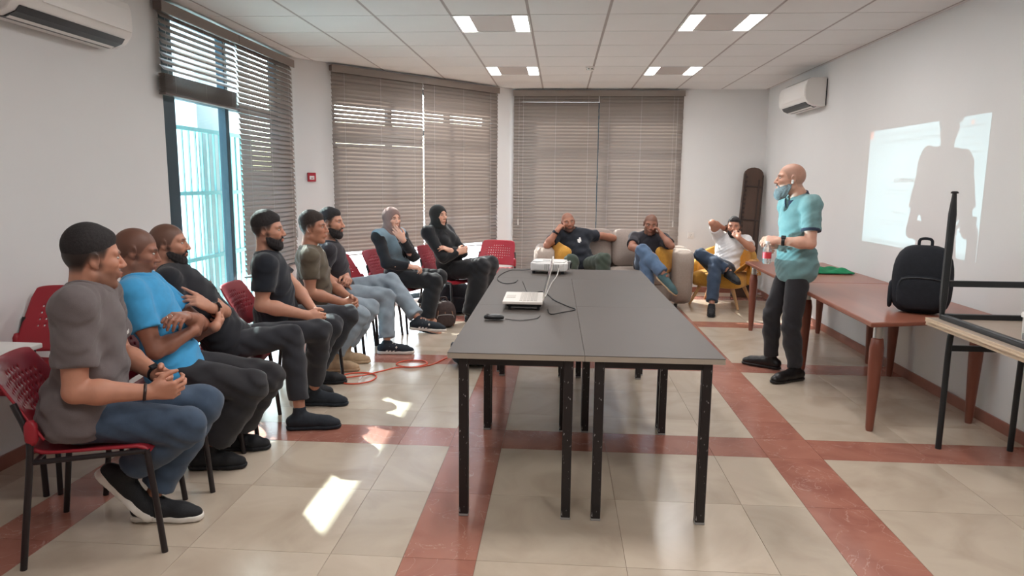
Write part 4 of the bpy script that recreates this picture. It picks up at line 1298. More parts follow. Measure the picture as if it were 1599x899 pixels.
def person(name, label, J, skin, head, shirt, pants, shoes, hands, h=0.006, w=1.0, belly=0.0, female=False, arm=1.0, hr=0.0095):
    J = {k: np.array(v, float) for k, v in J.items()}
    pel, neck = J['pel'], J['neck']
    foot = np.array([pel[0], pel[1], 0.0])
    t = thing('person', label, 'person', tuple(foot.round(3)))
    u = unit(neck - pel); T = np.linalg.norm(neck - pel)
    rs = unit(J['shR'] - J['shL']); rs = unit(rs - u * (rs @ u)); fs = np.cross(u, rs)
    rh = unit(J['hpR'] - J['hpL']); rh = unit(rh - u * (rh @ u)); fh = np.cross(u, rh)
    rm = unit(rs + rh); fm = np.cross(u, rm)
    H = Head(J['head'], head['az'], head.get('pitch', 0), head.get('roll', 0), head.get('k', 1.0))
    hem = pants.get('hem', 0.86)

    def torso(F, o, k=0.05):
        F.ell(pel + u * .01 - fh * .01, (.165 * w + o, .118 + o + belly * .3, .115 + o), [rh, fh, u], k)
        F.ell(pel + u * .34 * T + fm * (.012 + belly * .5), (.142 * w + o + belly * .4, .105 + o + belly * .6, .17 + o), [rm, fm, u], k)
        F.ell(pel + u * .68 * T + fs * .012, (.158 * w + o, .108 + o, .165 + o), [rs, fs, u], k)
        F.ell(pel + u * .88 * T, (.135 * w + o, .078 + o, .08 + o), [rs, fs, u], k)
        if female:
            for sg in (-1, 1):
                F.ell(pel + u * .66 * T + fs * .085 + rs * sg * .07, (.055 + o, .05 + o, .058 + o), [rs, fs, u], .03)
        for sd in 'RL':
            F.cap(neck - u * .02, J['sh' + sd] + u * .012, .048 + o, .050 * w + o, .04)
            F.ell(J['sh' + sd] - u * .012, (.054 * arm + o, .055 * arm + o, .062 * arm + o), [rs, fs, u], .03)

    # ---- body: one continuous surface, slimmer where clothes cover it
    allp = np.array(list(J.values()))
    F = Field(allp.min(0) - .22, allp.max(0) + .24, h)
    torso(F, -.03)
    for sd in 'RL':
        sh, el, wr = J['sh' + sd], J['el' + sd], J['wr' + sd]
        F.cap(sh, el, .050 * arm, .040 * arm, .03)
        F.ell(sh * .45 + el * .55, (.047 * arm,) * 3, None, .03)
        F.cap(el, el * .68 + wr * .32, .041 * arm, .044 * arm, .012)
        F.cap(el * .7 + wr * .3, wr, .043 * arm, .027 * arm, .02)
        hd = hands[sd]
        hand(F, wr, J['ha' + sd], np.array(hd['n'], float), sd, hd.get('curl', .5), hd.get('s', 1.0), hd.get('spread', .2), hd.get('thumb', .5), hd.get('point', False))
        hp, kn, an = J['hp' + sd], J['kn' + sd], J['an' + sd]
        F.cap(hp, kn, .06, .042, .04)
        F.cap(kn, an * .75 + kn * .25, .042, .036, .02); F.cap(an * .72 + kn * .28, an - unit(an - kn) * .01, .037, .032, .02)
    F.cap(neck - u * .05, neck + u * .01, .062, .056, .04)
    F.cap(neck, H.P(0, -.022, -.03), .056 * head.get('neck', 1), .054 * head.get('neck', 1), .035)
    H.grow(F, female)
    sk = np.array(S(*skin)[:3]); hc = np.array(S(*head.get('hair', (30, 26, 26)))[:3])
    lip = sk * np.array([.92, .62, .60]); 
    def color(P):
        q = H.loc(P); C = np.tile(sk, (len(P), 1))
        r, f, uu = q[:, 0], q[:, 1], q[:, 2]
        near = (np.linalg.norm(q, axis=1) < .19)
        def put(mask, c, amt=1.0):
            nonlocal C
            m = (mask * near * amt)[:, None]; C = C * (1 - m) + np.asarray(c) * m
        put(np.exp(-((r / .05) ** 2 + ((f - .08) / .03) ** 2 + ((uu + .02) / .03) ** 2)), sk * np.array([1.06, .92, .88]), .5)
        st = head.get('stubble', 0)
        if st:
            jaw = smooth(-uu, .032 - .25 * 0, .055) * smooth(f, -.02, .012) * smooth(uu, -.15, -.125)
            must = smooth(f, .08, .09) * np.exp(-((uu + .043) / .008) ** 2) * (np.abs(r) < .032)
            side = smooth(np.abs(r), .055, .066) * np.exp(-((f - .012) / .016) ** 2) * smooth(-uu, .0, .02)
            put(np.maximum(np.maximum(jaw, must), side) * (1 - np.exp(-((r / .02) ** 2 + ((uu + .06) / .012) ** 2))), hc * .6 + sk * .1, st)
        bz = head.get('buzz', 0)
        if bz:
            thr = np.interp(f, [-.12, -.05, -.025, .022, .036, .05, .066, .12], [-.062, -.056, -.004, -.004, .03, .052, .060, .07]) + head.get('recede', 0) * smooth(f, .0, .06)
            hairm = smooth(uu - thr, -.006, .010 + .010 * (head.get('style') == 'fade'))
            hairm = np.maximum(hairm, .8 * smooth(uu, -.035, -.02) * np.exp(-((f - .008) / .010) ** 2) * (np.abs(r) > .05) * (uu < .02))
            put(hairm * (1 if head.get('style') == 'none' else .62 + .38 * smooth(uu - thr, 0, .045)), hc * .8 + sk * (.10 if head.get('style') == 'none' else .015), bz)
        put(np.exp(-(((np.abs(r) - .032) / .017) ** 4 + ((uu - .031) / .0055) ** 2)) * smooth(f, .05, .065), hc * .8, .9)
        put(np.exp(-((r / .021) ** 4 + ((uu + .0595) / .0095) ** 4)) * smooth(f, .082, .09), lip, .85)
        put(np.exp(-((r / .022) ** 4 + ((uu + .0595) / .0016) ** 2)) * smooth(f, .082, .09), lip * .35, .8)
        put(np.exp(-(((np.abs(r) - .032) / .015) ** 4 + ((uu - .0145) / .0035) ** 2)) * smooth(f, .06, .07), sk * .25, .7)
        put(np.exp(-(((np.abs(r) - .008) / .004) ** 2 + ((uu + .033) / .004) ** 2)) * smooth(f, .09, .1), sk * .3, .6)
        return C
    net('body', F, 'skin', t, 1, color)
    # ---- eyes
    for sg in (-1, 1):
        mb = MB(); mb.superbox((0, 0, 0), (.027 * H.k, .018 * H.k, .0115 * H.k), 2, 10, R=H.A.T)
        e = mb.build('eye', 'eye_white', t, smooth=180, loc=tuple(H.P(sg * .032, .0765, .0095) - foot))
        mb = MB(); mb.superbox(tuple(H.f * .0062 * H.k), (.0105 * H.k, .0065 * H.k, .0100 * H.k), 2, 6, R=H.A.T); mb.build('iris', 'eye_iris', e, smooth=180)
    # ---- hair, beard, scarf
    st = head.get('style', 'short')
    hb = H.c - .2, H.c + .2
    hh = max(h * .8, .0045)
    if st in ('short', 'fade', 'crop'):
        F = Field(*hb, .0042)
        th = head.get('thick', .012)
        up_ = {'short': .006, 'fade': .018, 'crop': .003}[st]
        F.ell(H.P(0, -.0175, .034 + up_ + th * .2), H.R(.0780 + th * .06, .0925 + th * .12, .090 - up_ * .5 + th * .75), H.A)
        F.ell(H.P(0, .038, .082 + th * .4), H.R(.050, .040 + th * .1, .030 + th * .3), H.A, .016)
        F.cut(H.P(0, .088, .060), unit(H.f * 1 - H.u * .55))
        F.cut(H.P(0, .045, .010), unit(H.f * .6 - H.u * 1.0)) if st != 'short' else F.cut(H.P(0, .045, .004), unit(H.f * .75 - H.u * 1.0))
        F.ripple(lambda P: .0006 * np.sin(P @ (H.r * 330 + H.f * 110)) * np.sin(P @ (H.u * 250 + H.f * 210)))
        net('hair', F, head.get('hmat', 'hair_black'), t, 1)
    if head.get('beard'):
        bl = head['beard']
        F = Field(*hb, hh)
        F.ell(H.P(0, .030, -.052), H.R(.064, .064 + .2 * bl, .074 + bl * .8), H.A)
        F.ell(H.P(0, .070 + bl * .4, -.100 - bl * .5), H.R(.034 + bl * .3, .026 + bl * .5, .026 + bl), H.A, .02)
        F.cap(H.P(-.05, .0, -.062), H.P(-.02, .066, -.102), .022 + bl * .2, .022 + bl * .3, .02)
        F.cap(H.P(.05, .0, -.062), H.P(.02, .066, -.102), .022 + bl * .2, .022 + bl * .3, .02)
        F.cut(H.P(0, 0, -.024), unit(H.u + H.f * .46))
        F.cap(H.P(-.030, .084, -.056), H.P(0, .0985, -.042), .0065, .007, .006); F.cap(H.P(.030, .084, -.056), H.P(0, .0985, -.042), .0065, .007, .006)
        F.cut(H.P(0, -.004, -.05), unit(-H.f - H.u * .35))
        F.ell(H.P(0, .104, -.0600), H.R(.023, .024, .0095), H.A, .004, 's')
        F.ell(H.P(0, .128, -.036), H.R(.05, .03, .012), H.A, .004, 's')
        F.ripple(lambda P: .002 * np.sin(P @ (H.r * 260 + H.u * 120)) * np.sin(P @ (H.f * 240 + H.u * 90)))
        net('beard', F, head.get('bmat', 'hair_black'), t, 1)
    if st == 'hijab':
        F = Field(H.c - .34, H.c + .24, max(h, .006))
        F.ell(H.P(0, -.016, .028), H.R(.092, .112, .103), H.A)
        F.ell(H.P(0, .012, -.050), H.R(.080, .083, .085), H.A, .03)
        F.cap(H.P(0, -.01, -.09), neck - u * .0 + fs * .01, .078, .088, .04)
        F.cap(neck - u * .02 + fs * .02, neck - u * .10 + fs * .05, .085, .075, .05)
        F.ell(H.P(0, .105, -.018), H.R(.0575, .078, .083), H.A, .006, 's')
        F.ripple(lambda P: .0035 * np.sin(P @ (H.u * 95 + H.f * 60) + 2 * np.sin(P @ (H.r * 30))) * smooth(-(P - H.c) @ H.u, .02, .12))
        net('headscarf', F, head['hmat'], t, 1)
    # ---- shirt
    ch = max(h * 1.15, .0065)
    F = Field(allp.min(0) - .26, np.maximum(J['neck'], np.maximum(J['shR'], J['shL'])).max() * 0 + allp.max(0) + .26, ch)
    o = shirt.get('loose', .010)
    torso(F, o)
    F.ell(pel + u * .02 - fh * .005, (.178 * w + o + shirt.get('hipw', 0), .126 + o + belly * .4 + shirt.get('hipw', 0), .19 + o), [rh, fh, u], .04)
    fr = shirt.get('sleeve', .62)
    for sd in 'RL':
        sh, el, wr = J['sh' + sd], J['el' + sd], J['wr' + sd]
        a = unit(el - sh)
        if fr <= 1:
            e = sh + (el - sh) * fr
            F.cap(sh, el, .062 * arm + o * .6, .060 * arm + o * .7, .03, cuts=[(e, a)])
        else:
            F.cap(sh, el, .058 * arm + o * .6, .050 * arm + o * .5, .03)
            e = el + (wr - el) * (fr - 1)
            F.cap(el, wr, .050 * arm + o * .5, .036 + o * .3, .02, cuts=[(e, unit(wr - el))])
    F.cut(pel - u * shirt.get('hem', .07), -u)
    n = unit(u * 1.0 + fs * shirt.get('vneck', .45))
    if not shirt.get('high'):
        hn = unit(H.P(0, -.022, -.03) - neck)
        F.cap(neck + u * .012 + fs * .006, neck + hn * .16, .066 * head.get('neck', 1), .080, .008, 's')
        if shirt.get('vneck', .45) > .6:
            F.ell(neck + fs * .085 - u * .045, (.022, .07, .055), [rs, fs, u], .012, 's')
    amp = shirt.get('wrinkle', .0035) * 1.7
    ph = rng.uniform(0, 6, 4)
    def wr_(P):
        q = P - pel; a, b, c = q @ rm, q @ fm, q @ u
        g = .6 + .5 * smooth(np.abs(c - .10), .24, .02)
        r1 = np.sin(62 * c + 16 * a + 3 * np.sin(9 * a + ph[0]) + ph[1]) * .6 + np.sin(38 * c - 30 * a + 2.5 * np.sin(14 * b + ph[2]) + ph[3]) * .5 + .32 * np.sin(105 * c + 70 * a + 50 * b + 4 * np.sin(17 * a + 11 * c + ph[2]))
        return amp * r1 * g
    F.ripple(wr_)
    so = net('shirt', F, shirt['mat'], t, 1)
    if shirt.get('neckband'):
        F = Field(neck - .15, neck + .15, .0048)
        torso(F, o + .0035)
        hn = unit(H.P(0, -.022, -.03) - neck)
        kk = head.get('neck', 1)
        F2 = Field(neck - .15, neck + .15, .0048)
        F2.cap(neck + u * .012 + fs * .006, neck + hn * .16, .066 * kk + .016, .096, 0)
        F2.cap(neck - u * .03 + fs * .006, neck + hn * .2, .062 * kk, .078, 0, 's')
        F.G = np.maximum(F.G, F2.G)
        net('neckband', F, shirt['neckband'], so, 1, org=t.location)
    if shirt.get('vest'):
        F = Field(allp.min(0) - .2, allp.max(0) + .2, ch)
        torso(F, o + .010)
        for sd in 'RL':
            sh, el = J['sh' + sd], J['el' + sd]
            F.cap(sh + rs * (.045 if sd == 'R' else -.045) - u * .01, el, .070, .070, .012, 's')
        F.cut(pel - u * .03, -u); F.cap(neck - u * .03 + fs * .02, H.c, .075, .09, .01, 's')
        F.ell(pel + fs * .17 + u * .95 * T, (.034, .14, .26), [rs, fs, u], .01, 's')
        F.ripple(lambda P: .5 * wr_(P))
        net('denim_vest', F, shirt['vest'], t, 1)
    # ---- trousers
    F = Field(allp.min(0) - .2, np.array([*(allp.max(0)[:2] + .2), pel[2] + .32]), ch)
    o = pants.get('loose', .008)
    kr, ar = pants.get('knee', .068), pants.get('ankle', .055)
    F.ell(pel + u * .0 - fh * .01, (.160 * w + o * .3, .108 + o * .3 + belly * .2, .108 + o * .5), [rh, fh, u], 0, 'u', [(pel + u * pants.get('rise', .10), u)])
    for sd in 'RL':
        hp, kn, an = J['hp' + sd], J['kn' + sd], J['an' + sd]
        F.cap(hp + (kn - hp) * .06, kn, .082 + o, kr + o * .6, .025)
        e = kn + (an - kn) * hem
        F.cap(kn, an, kr + o * .5, ar + o * .5, .012, cuts=[(e, unit(an - kn))])
        if not pants.get('skirt'):
            F.ell(kn * .62 + an * .38 - unit(np.cross(rh, an - kn)) * .0, (kr * .94 + o * .5,) * 3, None, .03)
    if pants.get('skirt'):
        for q in (.15, .45, .75, 1.0):
            F.cap(J['hpR'] * (1 - q) + J['knR'] * q, J['hpL'] * (1 - q) + J['knL'] * q, .085, .085, .05)
        for q in (.3, .6, .9):
            F.cap(J['knR'] * (1 - q) + J['anR'] * q, J['knL'] * (1 - q) + J['anL'] * q, .08, .08, .06)
    ph2 = rng.uniform(0, 6, 4)
    amp2 = pants.get('wrinkle', .004) * 1.6
    def wp(P):
        g = np.zeros(len(P))
        for sd in 'RL':
            for key, rad in (('kn', .16), ('hp', .17), ('an', .14)):
                g = np.maximum(g, np.exp(-(np.linalg.norm(P - J[key + sd], axis=1) / rad) ** 2))
        q = P - pel
        r1 = np.sin(q @ (V3(40, 22, 58)) + 2.5 * np.sin(q @ V3(13, -17, 9) + ph2[0]) + ph2[1]) * .7 + np.sin(q @ V3(-31, 48, 30) + 2 * np.sin(q @ V3(9, 12, -20) + ph2[2])) * .5
        return amp2 * r1 * (.25 + .75 * g)
    F.ripple(wp)
    po = net('trousers', F, pants['mat'], t, 1)
    # ---- shoes
    for sd in 'RL':
        z = shoes[sd]
        if z is None: continue
        an, kn = J['an' + sd], J['kn' + sd]
        d = azv(z['az'], z.get('pitch', 0)); up = unit(np.cross(np.cross(d, V3(0, 0, 1)), d))
        if z.get('roll'):
            sdv = np.cross(d, up); cr, sr = math.cos(math.radians(z['roll'])), math.sin(math.radians(z['roll'])); up = up * cr + sdv * sr
        sv = np.cross(d, up)
        L = z.get('len', .275); base = an - up * z.get('drop', .085)
        F = Field(an - .34, an + .34, max(h * .9, .0055))
        hl, bl, tl = base - d * .045, base + d * (L - .135), base + d * (L - .085)
        F.cap(hl + up * .045, base + d * .06 + up * .045, .041, .038, 0)
        F.cap(base + d * .05 + up * .05, bl + up * .036, .040, .042, .03)
        F.cap(bl + up * .034, tl + up * .028, .042, .034, .02, flat=(up, .85))
        leg = unit(kn - an)
        F.cap(base + up * .06 - d * .005, an + leg * z.get('high', .03), .040, .039, .03, cuts=[(an + leg * z.get('high', .03), leg)])
        F.cut(base + up * .014, -up)
        F.ripple(lambda P: .0012 * np.sin((P - base) @ d * 90) * smooth((P - base) @ up, .03, .06))
        s_ = net('shoe', F, z['mat'], t, 1)
        F = Field(base - .34, base + .34, max(h * .9, .0055))
        for a, b_, ra, rb in ((hl, base + d * .06, .040, .037), (base + d * .06, bl, .037, .045), (bl, tl, .045, .037)):
            F.cap(a + up * .014, b_ + up * .014, ra + .002, rb + .002, .01)
        F.cut(base + up * z.get('st', .020), up); F.cut(base, -up)
        net('sole', F, z.get('sole', z['mat']), s_, 0, org=t.location)
        if z.get('stripes'):
            for q in (.02, .05, .08):
                mb = MB()
                for sg in (-1, 1):
                    a = base + d * (q - .02) + up * .022 + sv * sg * .041; b_ = base + d * (q + .012) + up * .068 + sv * sg * .037
                    mb.bar(a - np.array(t.location), b_ - np.array(t.location), .008, .014, up=tuple(d))
                mb.build('stripe', 'shoe_white', s_)
        if z.get('laces'):
            mb = MB()
            for q in range(4):
                c = base + d * (.055 + .022 * q) + up * (.092 - .009 * q)
                mb.tube([c - sv * .022 - np.array(t.location), c + up * .006 - np.array(t.location), c + sv * .022 - np.array(t.location)], .003, 5)
            mb.build('laces', z['laces'], s_)
    return t, H, J, dict(u=u, fs=fs, rs=rs, shirt=so, foot=foot)

def band(name, P, F_, J, sd, at, r, wd, m, t, face=None):
    """watch or bracelet round a forearm"""
    el, wr = J['el' + sd], J['wr' + sd]
    a = unit(wr - el); c = el + (wr - el) * at
    mb = MB(); R = frame(a); x, z = R[:, 0], R[:, 2]
    n = 20; v = []
    for q in (-wd / 2, -wd / 4, wd / 4, wd / 2):
        for j in range(n):
            an = 2 * PI * j / n
            rr = r - (.002 if abs(q) == wd / 2 else 0)
            v.append(c + a * q + rr * (math.cos(an) * x + math.sin(an) * z) - np.array(t.location))
    f = [(i * n + j, i * n + (j + 1) % n, (i + 1) * n + (j + 1) % n, (i + 1) * n + j) for i in range(3) for j in range(n)]
    o = mb.add(v, f).build(name, m, t, smooth=50)
    if face is not None:
        d = unit(np.array(face) - a * (np.array(face) @ a))
        mb = MB(); mb.box(c + d * (r + .002) - np.array(t.location), (.034, .034, .009), np.array([a, np.cross(d, a), d]).T); mb.build('watch_face', 'screen_black', o, bevel=.003)
    return o
JOINTS = {
  'm1': {'pel': (-1.950, 2.640, 0.550), 'neck': (-1.907, 2.660, 1.062), 'head': (-1.889, 2.680, 1.183), 'shR': (-1.853, 2.499, 1.017), 'elR': (-1.842, 2.450, 0.698), 'wrR': (-1.625, 2.580, 0.664), 'hpR': (-1.919, 2.555, 0.550), 'knR': (-1.554, 2.700, 0.481), 'anR': (-1.862, 2.740, 0.244), 'haR': (-1.544, 2.620, 0.665), 'shL': (-1.969, 2.818, 1.017), 'elL': (-1.994, 2.960, 0.729), 'wrL': (-1.718, 2.800, 0.668), 'hpL': (-1.981, 2.725, 0.550), 'knL': (-1.595, 2.930, 0.503), 'anL': (-1.817, 2.800, 0.099), 'haL': (-1.576, 2.710, 0.665)},
  'm2': {'pel': (-1.950, 3.340, 0.540), 'neck': (-2.107, 3.300, 1.004), 'head': (-2.112, 3.320, 1.147), 'shR': (-2.035, 3.144, 0.962), 'elR': (-1.922, 3.120, 0.692), 'wrR': (-1.830, 3.305, 0.755), 'hpR': (-1.919, 3.255, 0.540), 'knR': (-1.590, 3.400, 0.443), 'anR': (-1.751, 3.320, 0.164), 'haR': (-1.860, 3.489, 0.742), 'shL': (-2.151, 3.463, 0.962), 'elL': (-1.937, 3.580, 0.729), 'wrL': (-1.800, 3.189, 0.850), 'hpL': (-1.981, 3.425, 0.540), 'knL': (-1.595, 3.620, 0.432), 'anL': (-1.771, 3.600, 0.093), 'haL': (-1.780, 3.049, 0.878)},
  'm3': {'pel': (-1.950, 3.950, 0.540), 'neck': (-2.270, 3.860, 0.982), 'head': (-2.267, 3.880, 1.134), 'shR': (-2.186, 3.708, 0.946), 'elR': (-2.088, 3.700, 0.630), 'wrR': (-1.860, 3.583, 0.716), 'hpR': (-1.919, 3.865, 0.540), 'knR': (-1.612, 4.020, 0.579), 'anR': (-1.554, 3.950, 0.143), 'haR': (-1.900, 3.781, 0.711), 'shL': (-2.302, 4.027, 0.946), 'elL': (-1.950, 3.863, 0.743), 'wrL': (-1.880, 3.578, 0.822), 'hpL': (-1.981, 4.035, 0.540), 'knL': (-1.503, 4.220, 0.566), 'anL': (-1.520, 4.200, 0.210), 'haL': (-1.930, 3.523, 0.873)},
  'm4': {'pel': (-1.950, 4.630, 0.540), 'neck': (-1.981, 4.550, 0.997), 'head': (-1.960, 4.550, 1.170), 'shR': (-1.917, 4.390, 0.950), 'elR': (-1.938, 4.350, 0.698), 'wrR': (-1.681, 4.480, 0.611), 'hpR': (-1.918, 4.541, 0.540), 'knR': (-1.573, 4.650, 0.508), 'anR': (-1.706, 4.600, 0.113), 'haR': (-1.591, 4.525, 0.581), 'shL': (-2.039, 4.726, 0.950), 'elL': (-1.856, 4.720, 0.768), 'wrL': (-1.687, 4.620, 0.616), 'hpL': (-1.982, 4.719, 0.540), 'knL': (-1.551, 4.950, 0.524), 'anL': (-1.718, 4.900, 0.054), 'haL': (-1.615, 4.578, 0.552)},
  'm5': {'pel': (-1.930, 5.340, 0.540), 'neck': (-1.930, 5.220, 0.976), 'head': (-1.896, 5.240, 1.143), 'shR': (-1.872, 5.072, 0.933), 'elR': (-1.868, 5.050, 0.669), 'wrR': (-1.662, 5.200, 0.574), 'hpR': (-1.899, 5.255, 0.540), 'knR': (-1.592, 5.400, 0.436), 'anR': (-1.765, 5.250, 0.047), 'haR': (-1.587, 5.255, 0.539), 'shL': (-1.988, 5.392, 0.933), 'elL': (-1.813, 5.420, 0.664), 'wrL': (-1.642, 5.300, 0.593), 'hpL': (-1.961, 5.425, 0.540), 'knL': (-1.585, 5.680, 0.443), 'anL': (-1.723, 5.500, 0.035), 'haL': (-1.564, 5.246, 0.561)},
  'm6': {'pel': (-1.930, 5.920, 0.540), 'neck': (-1.975, 5.800, 0.964), 'head': (-1.941, 5.800, 1.150), 'shR': (-1.924, 5.640, 0.919), 'elR': (-1.980, 5.600, 0.725), 'wrR': (-1.867, 5.750, 0.641), 'hpR': (-1.906, 5.829, 0.540), 'knR': (-1.522, 5.980, 0.500), 'anR': (-1.446, 5.850, 0.102), 'haR': (-1.810, 5.827, 0.598), 'shL': (-2.016, 5.985, 0.919), 'elL': (-1.916, 6.000, 0.719), 'wrL': (-1.820, 5.800, 0.690), 'hpL': (-1.954, 6.011, 0.540), 'knL': (-1.514, 6.120, 0.618), 'anL': (-1.220, 5.950, 0.293), 'haL': (-1.775, 5.706, 0.677)},
  'w1': {'pel': (-1.620, 6.930, 0.540), 'neck': (-1.704, 6.840, 1.004), 'head': (-1.664, 6.820, 1.133), 'shR': (-1.777, 6.708, 0.963), 'elR': (-1.663, 6.580, 0.713), 'wrR': (-1.446, 6.620, 0.687), 'hpR': (-1.632, 6.845, 0.540), 'knR': (-1.245, 6.820, 0.518), 'anR': (-1.288, 6.700, 0.310), 'haR': (-1.353, 6.637, 0.676), 'shL': (-1.616, 6.988, 0.963), 'elL': (-1.450, 6.820, 0.760), 'wrL': (-1.521, 6.660, 0.945), 'hpL': (-1.608, 7.015, 0.540), 'knL': (-1.221, 6.980, 0.536), 'anL': (-1.390, 6.880, 0.197), 'haL': (-1.578, 6.640, 1.026)},
  'w2': {'pel': (-1.180, 7.560, 0.540), 'neck': (-1.347, 7.520, 1.003), 'head': (-1.314, 7.500, 1.137), 'shR': (-1.415, 7.381, 0.962), 'elR': (-1.225, 7.250, 0.704), 'wrR': (-1.078, 7.320, 0.761), 'hpR': (-1.210, 7.478, 0.540), 'knR': (-0.844, 7.380, 0.593), 'anR': (-0.925, 7.360, 0.195), 'haR': (-0.996, 7.359, 0.793), 'shL': (-1.250, 7.666, 0.962), 'elL': (-1.063, 7.550, 0.745), 'wrL': (-1.155, 7.280, 0.784), 'hpL': (-1.150, 7.642, 0.540), 'knL': (-0.762, 7.520, 0.612), 'anL': (-0.852, 7.460, 0.201), 'haL': (-1.206, 7.260, 0.806)},
  'm7': {'pel': (0.240, 8.520, 0.500), 'neck': (0.152, 8.660, 0.903), 'head': (0.101, 8.580, 1.026), 'shR': (-0.009, 8.640, 0.861), 'elR': (-0.150, 8.400, 0.754), 'wrR': (-0.030, 8.420, 0.933), 'hpR': (0.150, 8.517, 0.500), 'knR': (0.142, 8.070, 0.602), 'anR': (0.133, 8.000, 0.280), 'haR': (0.023, 8.460, 1.001), 'shL': (0.331, 8.651, 0.861), 'elL': (0.532, 8.780, 0.852), 'wrL': (0.856, 8.980, 0.776), 'hpL': (0.330, 8.523, 0.500), 'knL': (0.514, 8.100, 0.620), 'anL': (0.506, 8.050, 0.295), 'haL': (0.940, 9.031, 0.756)},
  'm8': {'pel': (1.100, 8.520, 0.500), 'neck': (1.070, 8.440, 0.894), 'head': (1.074, 8.340, 1.030), 'shR': (0.906, 8.478, 0.850), 'elR': (0.848, 8.240, 0.762), 'wrR': (1.027, 8.100, 0.726), 'hpR': (1.011, 8.536, 0.500), 'knR': (0.960, 8.100, 0.739), 'anR': (1.210, 7.880, 0.467), 'haR': (1.079, 8.040, 0.696), 'shL': (1.240, 8.419, 0.850), 'elL': (1.297, 8.160, 0.792), 'wrL': (1.189, 8.220, 0.919), 'hpL': (1.189, 8.504, 0.500), 'knL': (1.006, 8.070, 0.602), 'anL': (1.038, 8.000, 0.298), 'haL': (1.148, 8.260, 0.984)},
  'm9': {'pel': (2.060, 8.820, 0.450), 'neck': (2.168, 8.880, 0.853), 'head': (2.161, 8.820, 0.985), 'shR': (2.011, 8.944, 0.858), 'elR': (1.858, 8.660, 1.038), 'wrR': (2.055, 8.860, 0.957), 'hpR': (1.977, 8.854, 0.450), 'knR': (1.717, 8.550, 0.654), 'anR': (2.034, 8.360, 0.479), 'haR': (2.125, 8.930, 0.970), 'shL': (2.314, 8.810, 0.810), 'elL': (2.342, 8.620, 0.735), 'wrL': (2.168, 8.600, 0.867), 'hpL': (2.143, 8.786, 0.450), 'knL': (1.870, 8.420, 0.569), 'anL': (1.786, 8.120, 0.106), 'haL': (2.134, 8.660, 0.917)},
  'm10': {'pel': (1.860, 5.480, 0.880), 'neck': (1.846, 5.460, 1.407), 'head': (1.770, 5.460, 1.550), 'shR': (1.812, 5.628, 1.362), 'elR': (1.869, 5.720, 1.053), 'wrR': (1.678, 5.500, 1.039), 'hpR': (1.860, 5.570, 0.880), 'knR': (1.758, 5.660, 0.475), 'anR': (1.792, 5.740, 0.082), 'haR': (1.612, 5.425, 1.034), 'shL': (1.883, 5.295, 1.362), 'elL': (1.866, 5.220, 1.086), 'wrL': (1.670, 5.300, 1.095), 'hpL': (1.860, 5.390, 0.880), 'knL': (1.822, 5.380, 0.429), 'anL': (1.849, 5.360, 0.079), 'haL': (1.578, 5.338, 1.100)},
}
OV = {   # flat feet and other settled points
 'm1': dict(anL=(-1.80, 2.80, .09)),
 'm2': dict(anR=(-1.84, 3.36, .09), anL=(-1.82, 3.62, .09)),
 'm3': dict(anR=(-1.56, 3.98, .09), anL=(-1.64, 4.44, .09)),
 'm4': dict(anR=(-1.80, 4.62, .09), anL=(-1.80, 4.93, .09)),
 'm5': dict(anR=(-1.80, 5.27, .09), anL=(-1.78, 5.52, .09)),
 'm6': dict(anR=(-1.50, 5.885, .09)),
 'w1': dict(anR=(-1.33, 6.80, .09)),
 'w2': dict(anR=(-0.93, 7.34, .09), anL=(-0.86, 7.47, .09)),
 'm7': dict(anR=(.13, 7.98, .09), anL=(.51, 8.02, .09)),
 'm8': dict(anL=(1.04, 7.98, .09)),
 'm9': dict(anL=(1.79, 8.14, .09)),
 'm10': dict(anL=(1.855, 5.39, .09), anR=(1.77, 5.74, .09)),
}
for q_ in JOINTS['m10']: JOINTS['m10'][q_] = (JOINTS['m10'][q_][0] - .03, *JOINTS['m10'][q_][1:])
for k_, d_ in OV.items(): JOINTS[k_].update(d_)

mat('skin', (1, 1, 1, 1), 0.5, nscale=28, namt=0.05, attr='tone', sss=0.06)
mat('eye_white', S(186, 176, 168), 0.25)
mat('eye_iris', S(34, 24, 20), 0.15)
mat('hair_black', S(42, 38, 39), 0.8, nscale=120, namt=0.35, bump=0.6, bscale=420)
mat('hair_brown', S(52, 42, 38), 0.75, nscale=120, namt=0.3, bump=0.5, bscale=500)
mat('beard_grey', S(120, 130, 134), 0.85, nscale=110, namt=0.3, bump=0.5, bscale=400)
def cloth(name, c, sc=220, namt=0.05, patch=None):
    return mat(name, S(*c), 0.92, nscale=14 if patch else 40, namt=patch or namt, bump=0.25, bscale=sc * 2, sheen=0.15)
cloth('tee_grey', (104, 95, 95)); cloth('tee_blue', (66, 156, 208)); cloth('tee_black', (34, 35, 41)); cloth('tee_navy', (29, 33, 42))
cloth('tee_olive', (94, 84, 70)); cloth('tee_char', (46, 43, 49)); cloth('top_black', (25, 26, 30)); cloth('denim_pale', (128, 152, 166), patch=0.12)
cloth('tee_white', (232, 230, 230)); cloth('polo_teal', (112, 148, 150)); cloth('polo_navy', (44, 52, 74))
cloth('jean_blue', (62, 78, 98), patch=0.22); cloth('pants_black', (42, 41, 45)); cloth('pants_dark', (46, 47, 53)); cloth('jean_grey', (138, 150, 160), patch=0.12)
cloth('pants_green', (62, 72, 62)); cloth('jean_mid', (86, 108, 136), patch=0.16); cloth('jean_deep', (50, 64, 84), patch=0.15)
cloth('scarf_taupe', (136, 110, 104)); cloth('scarf_black', (32, 33, 33))
mat('shoe_black', S(26, 27, 31), 0.7, nscale=60, namt=0.15, bump=0.3, bscale=260)
mat('shoe_navy', S(34, 40, 48), 0.8, nscale=60, namt=0.15, bump=0.3, bscale=260)
mat('shoe_white', S(226, 220, 212), 0.6)
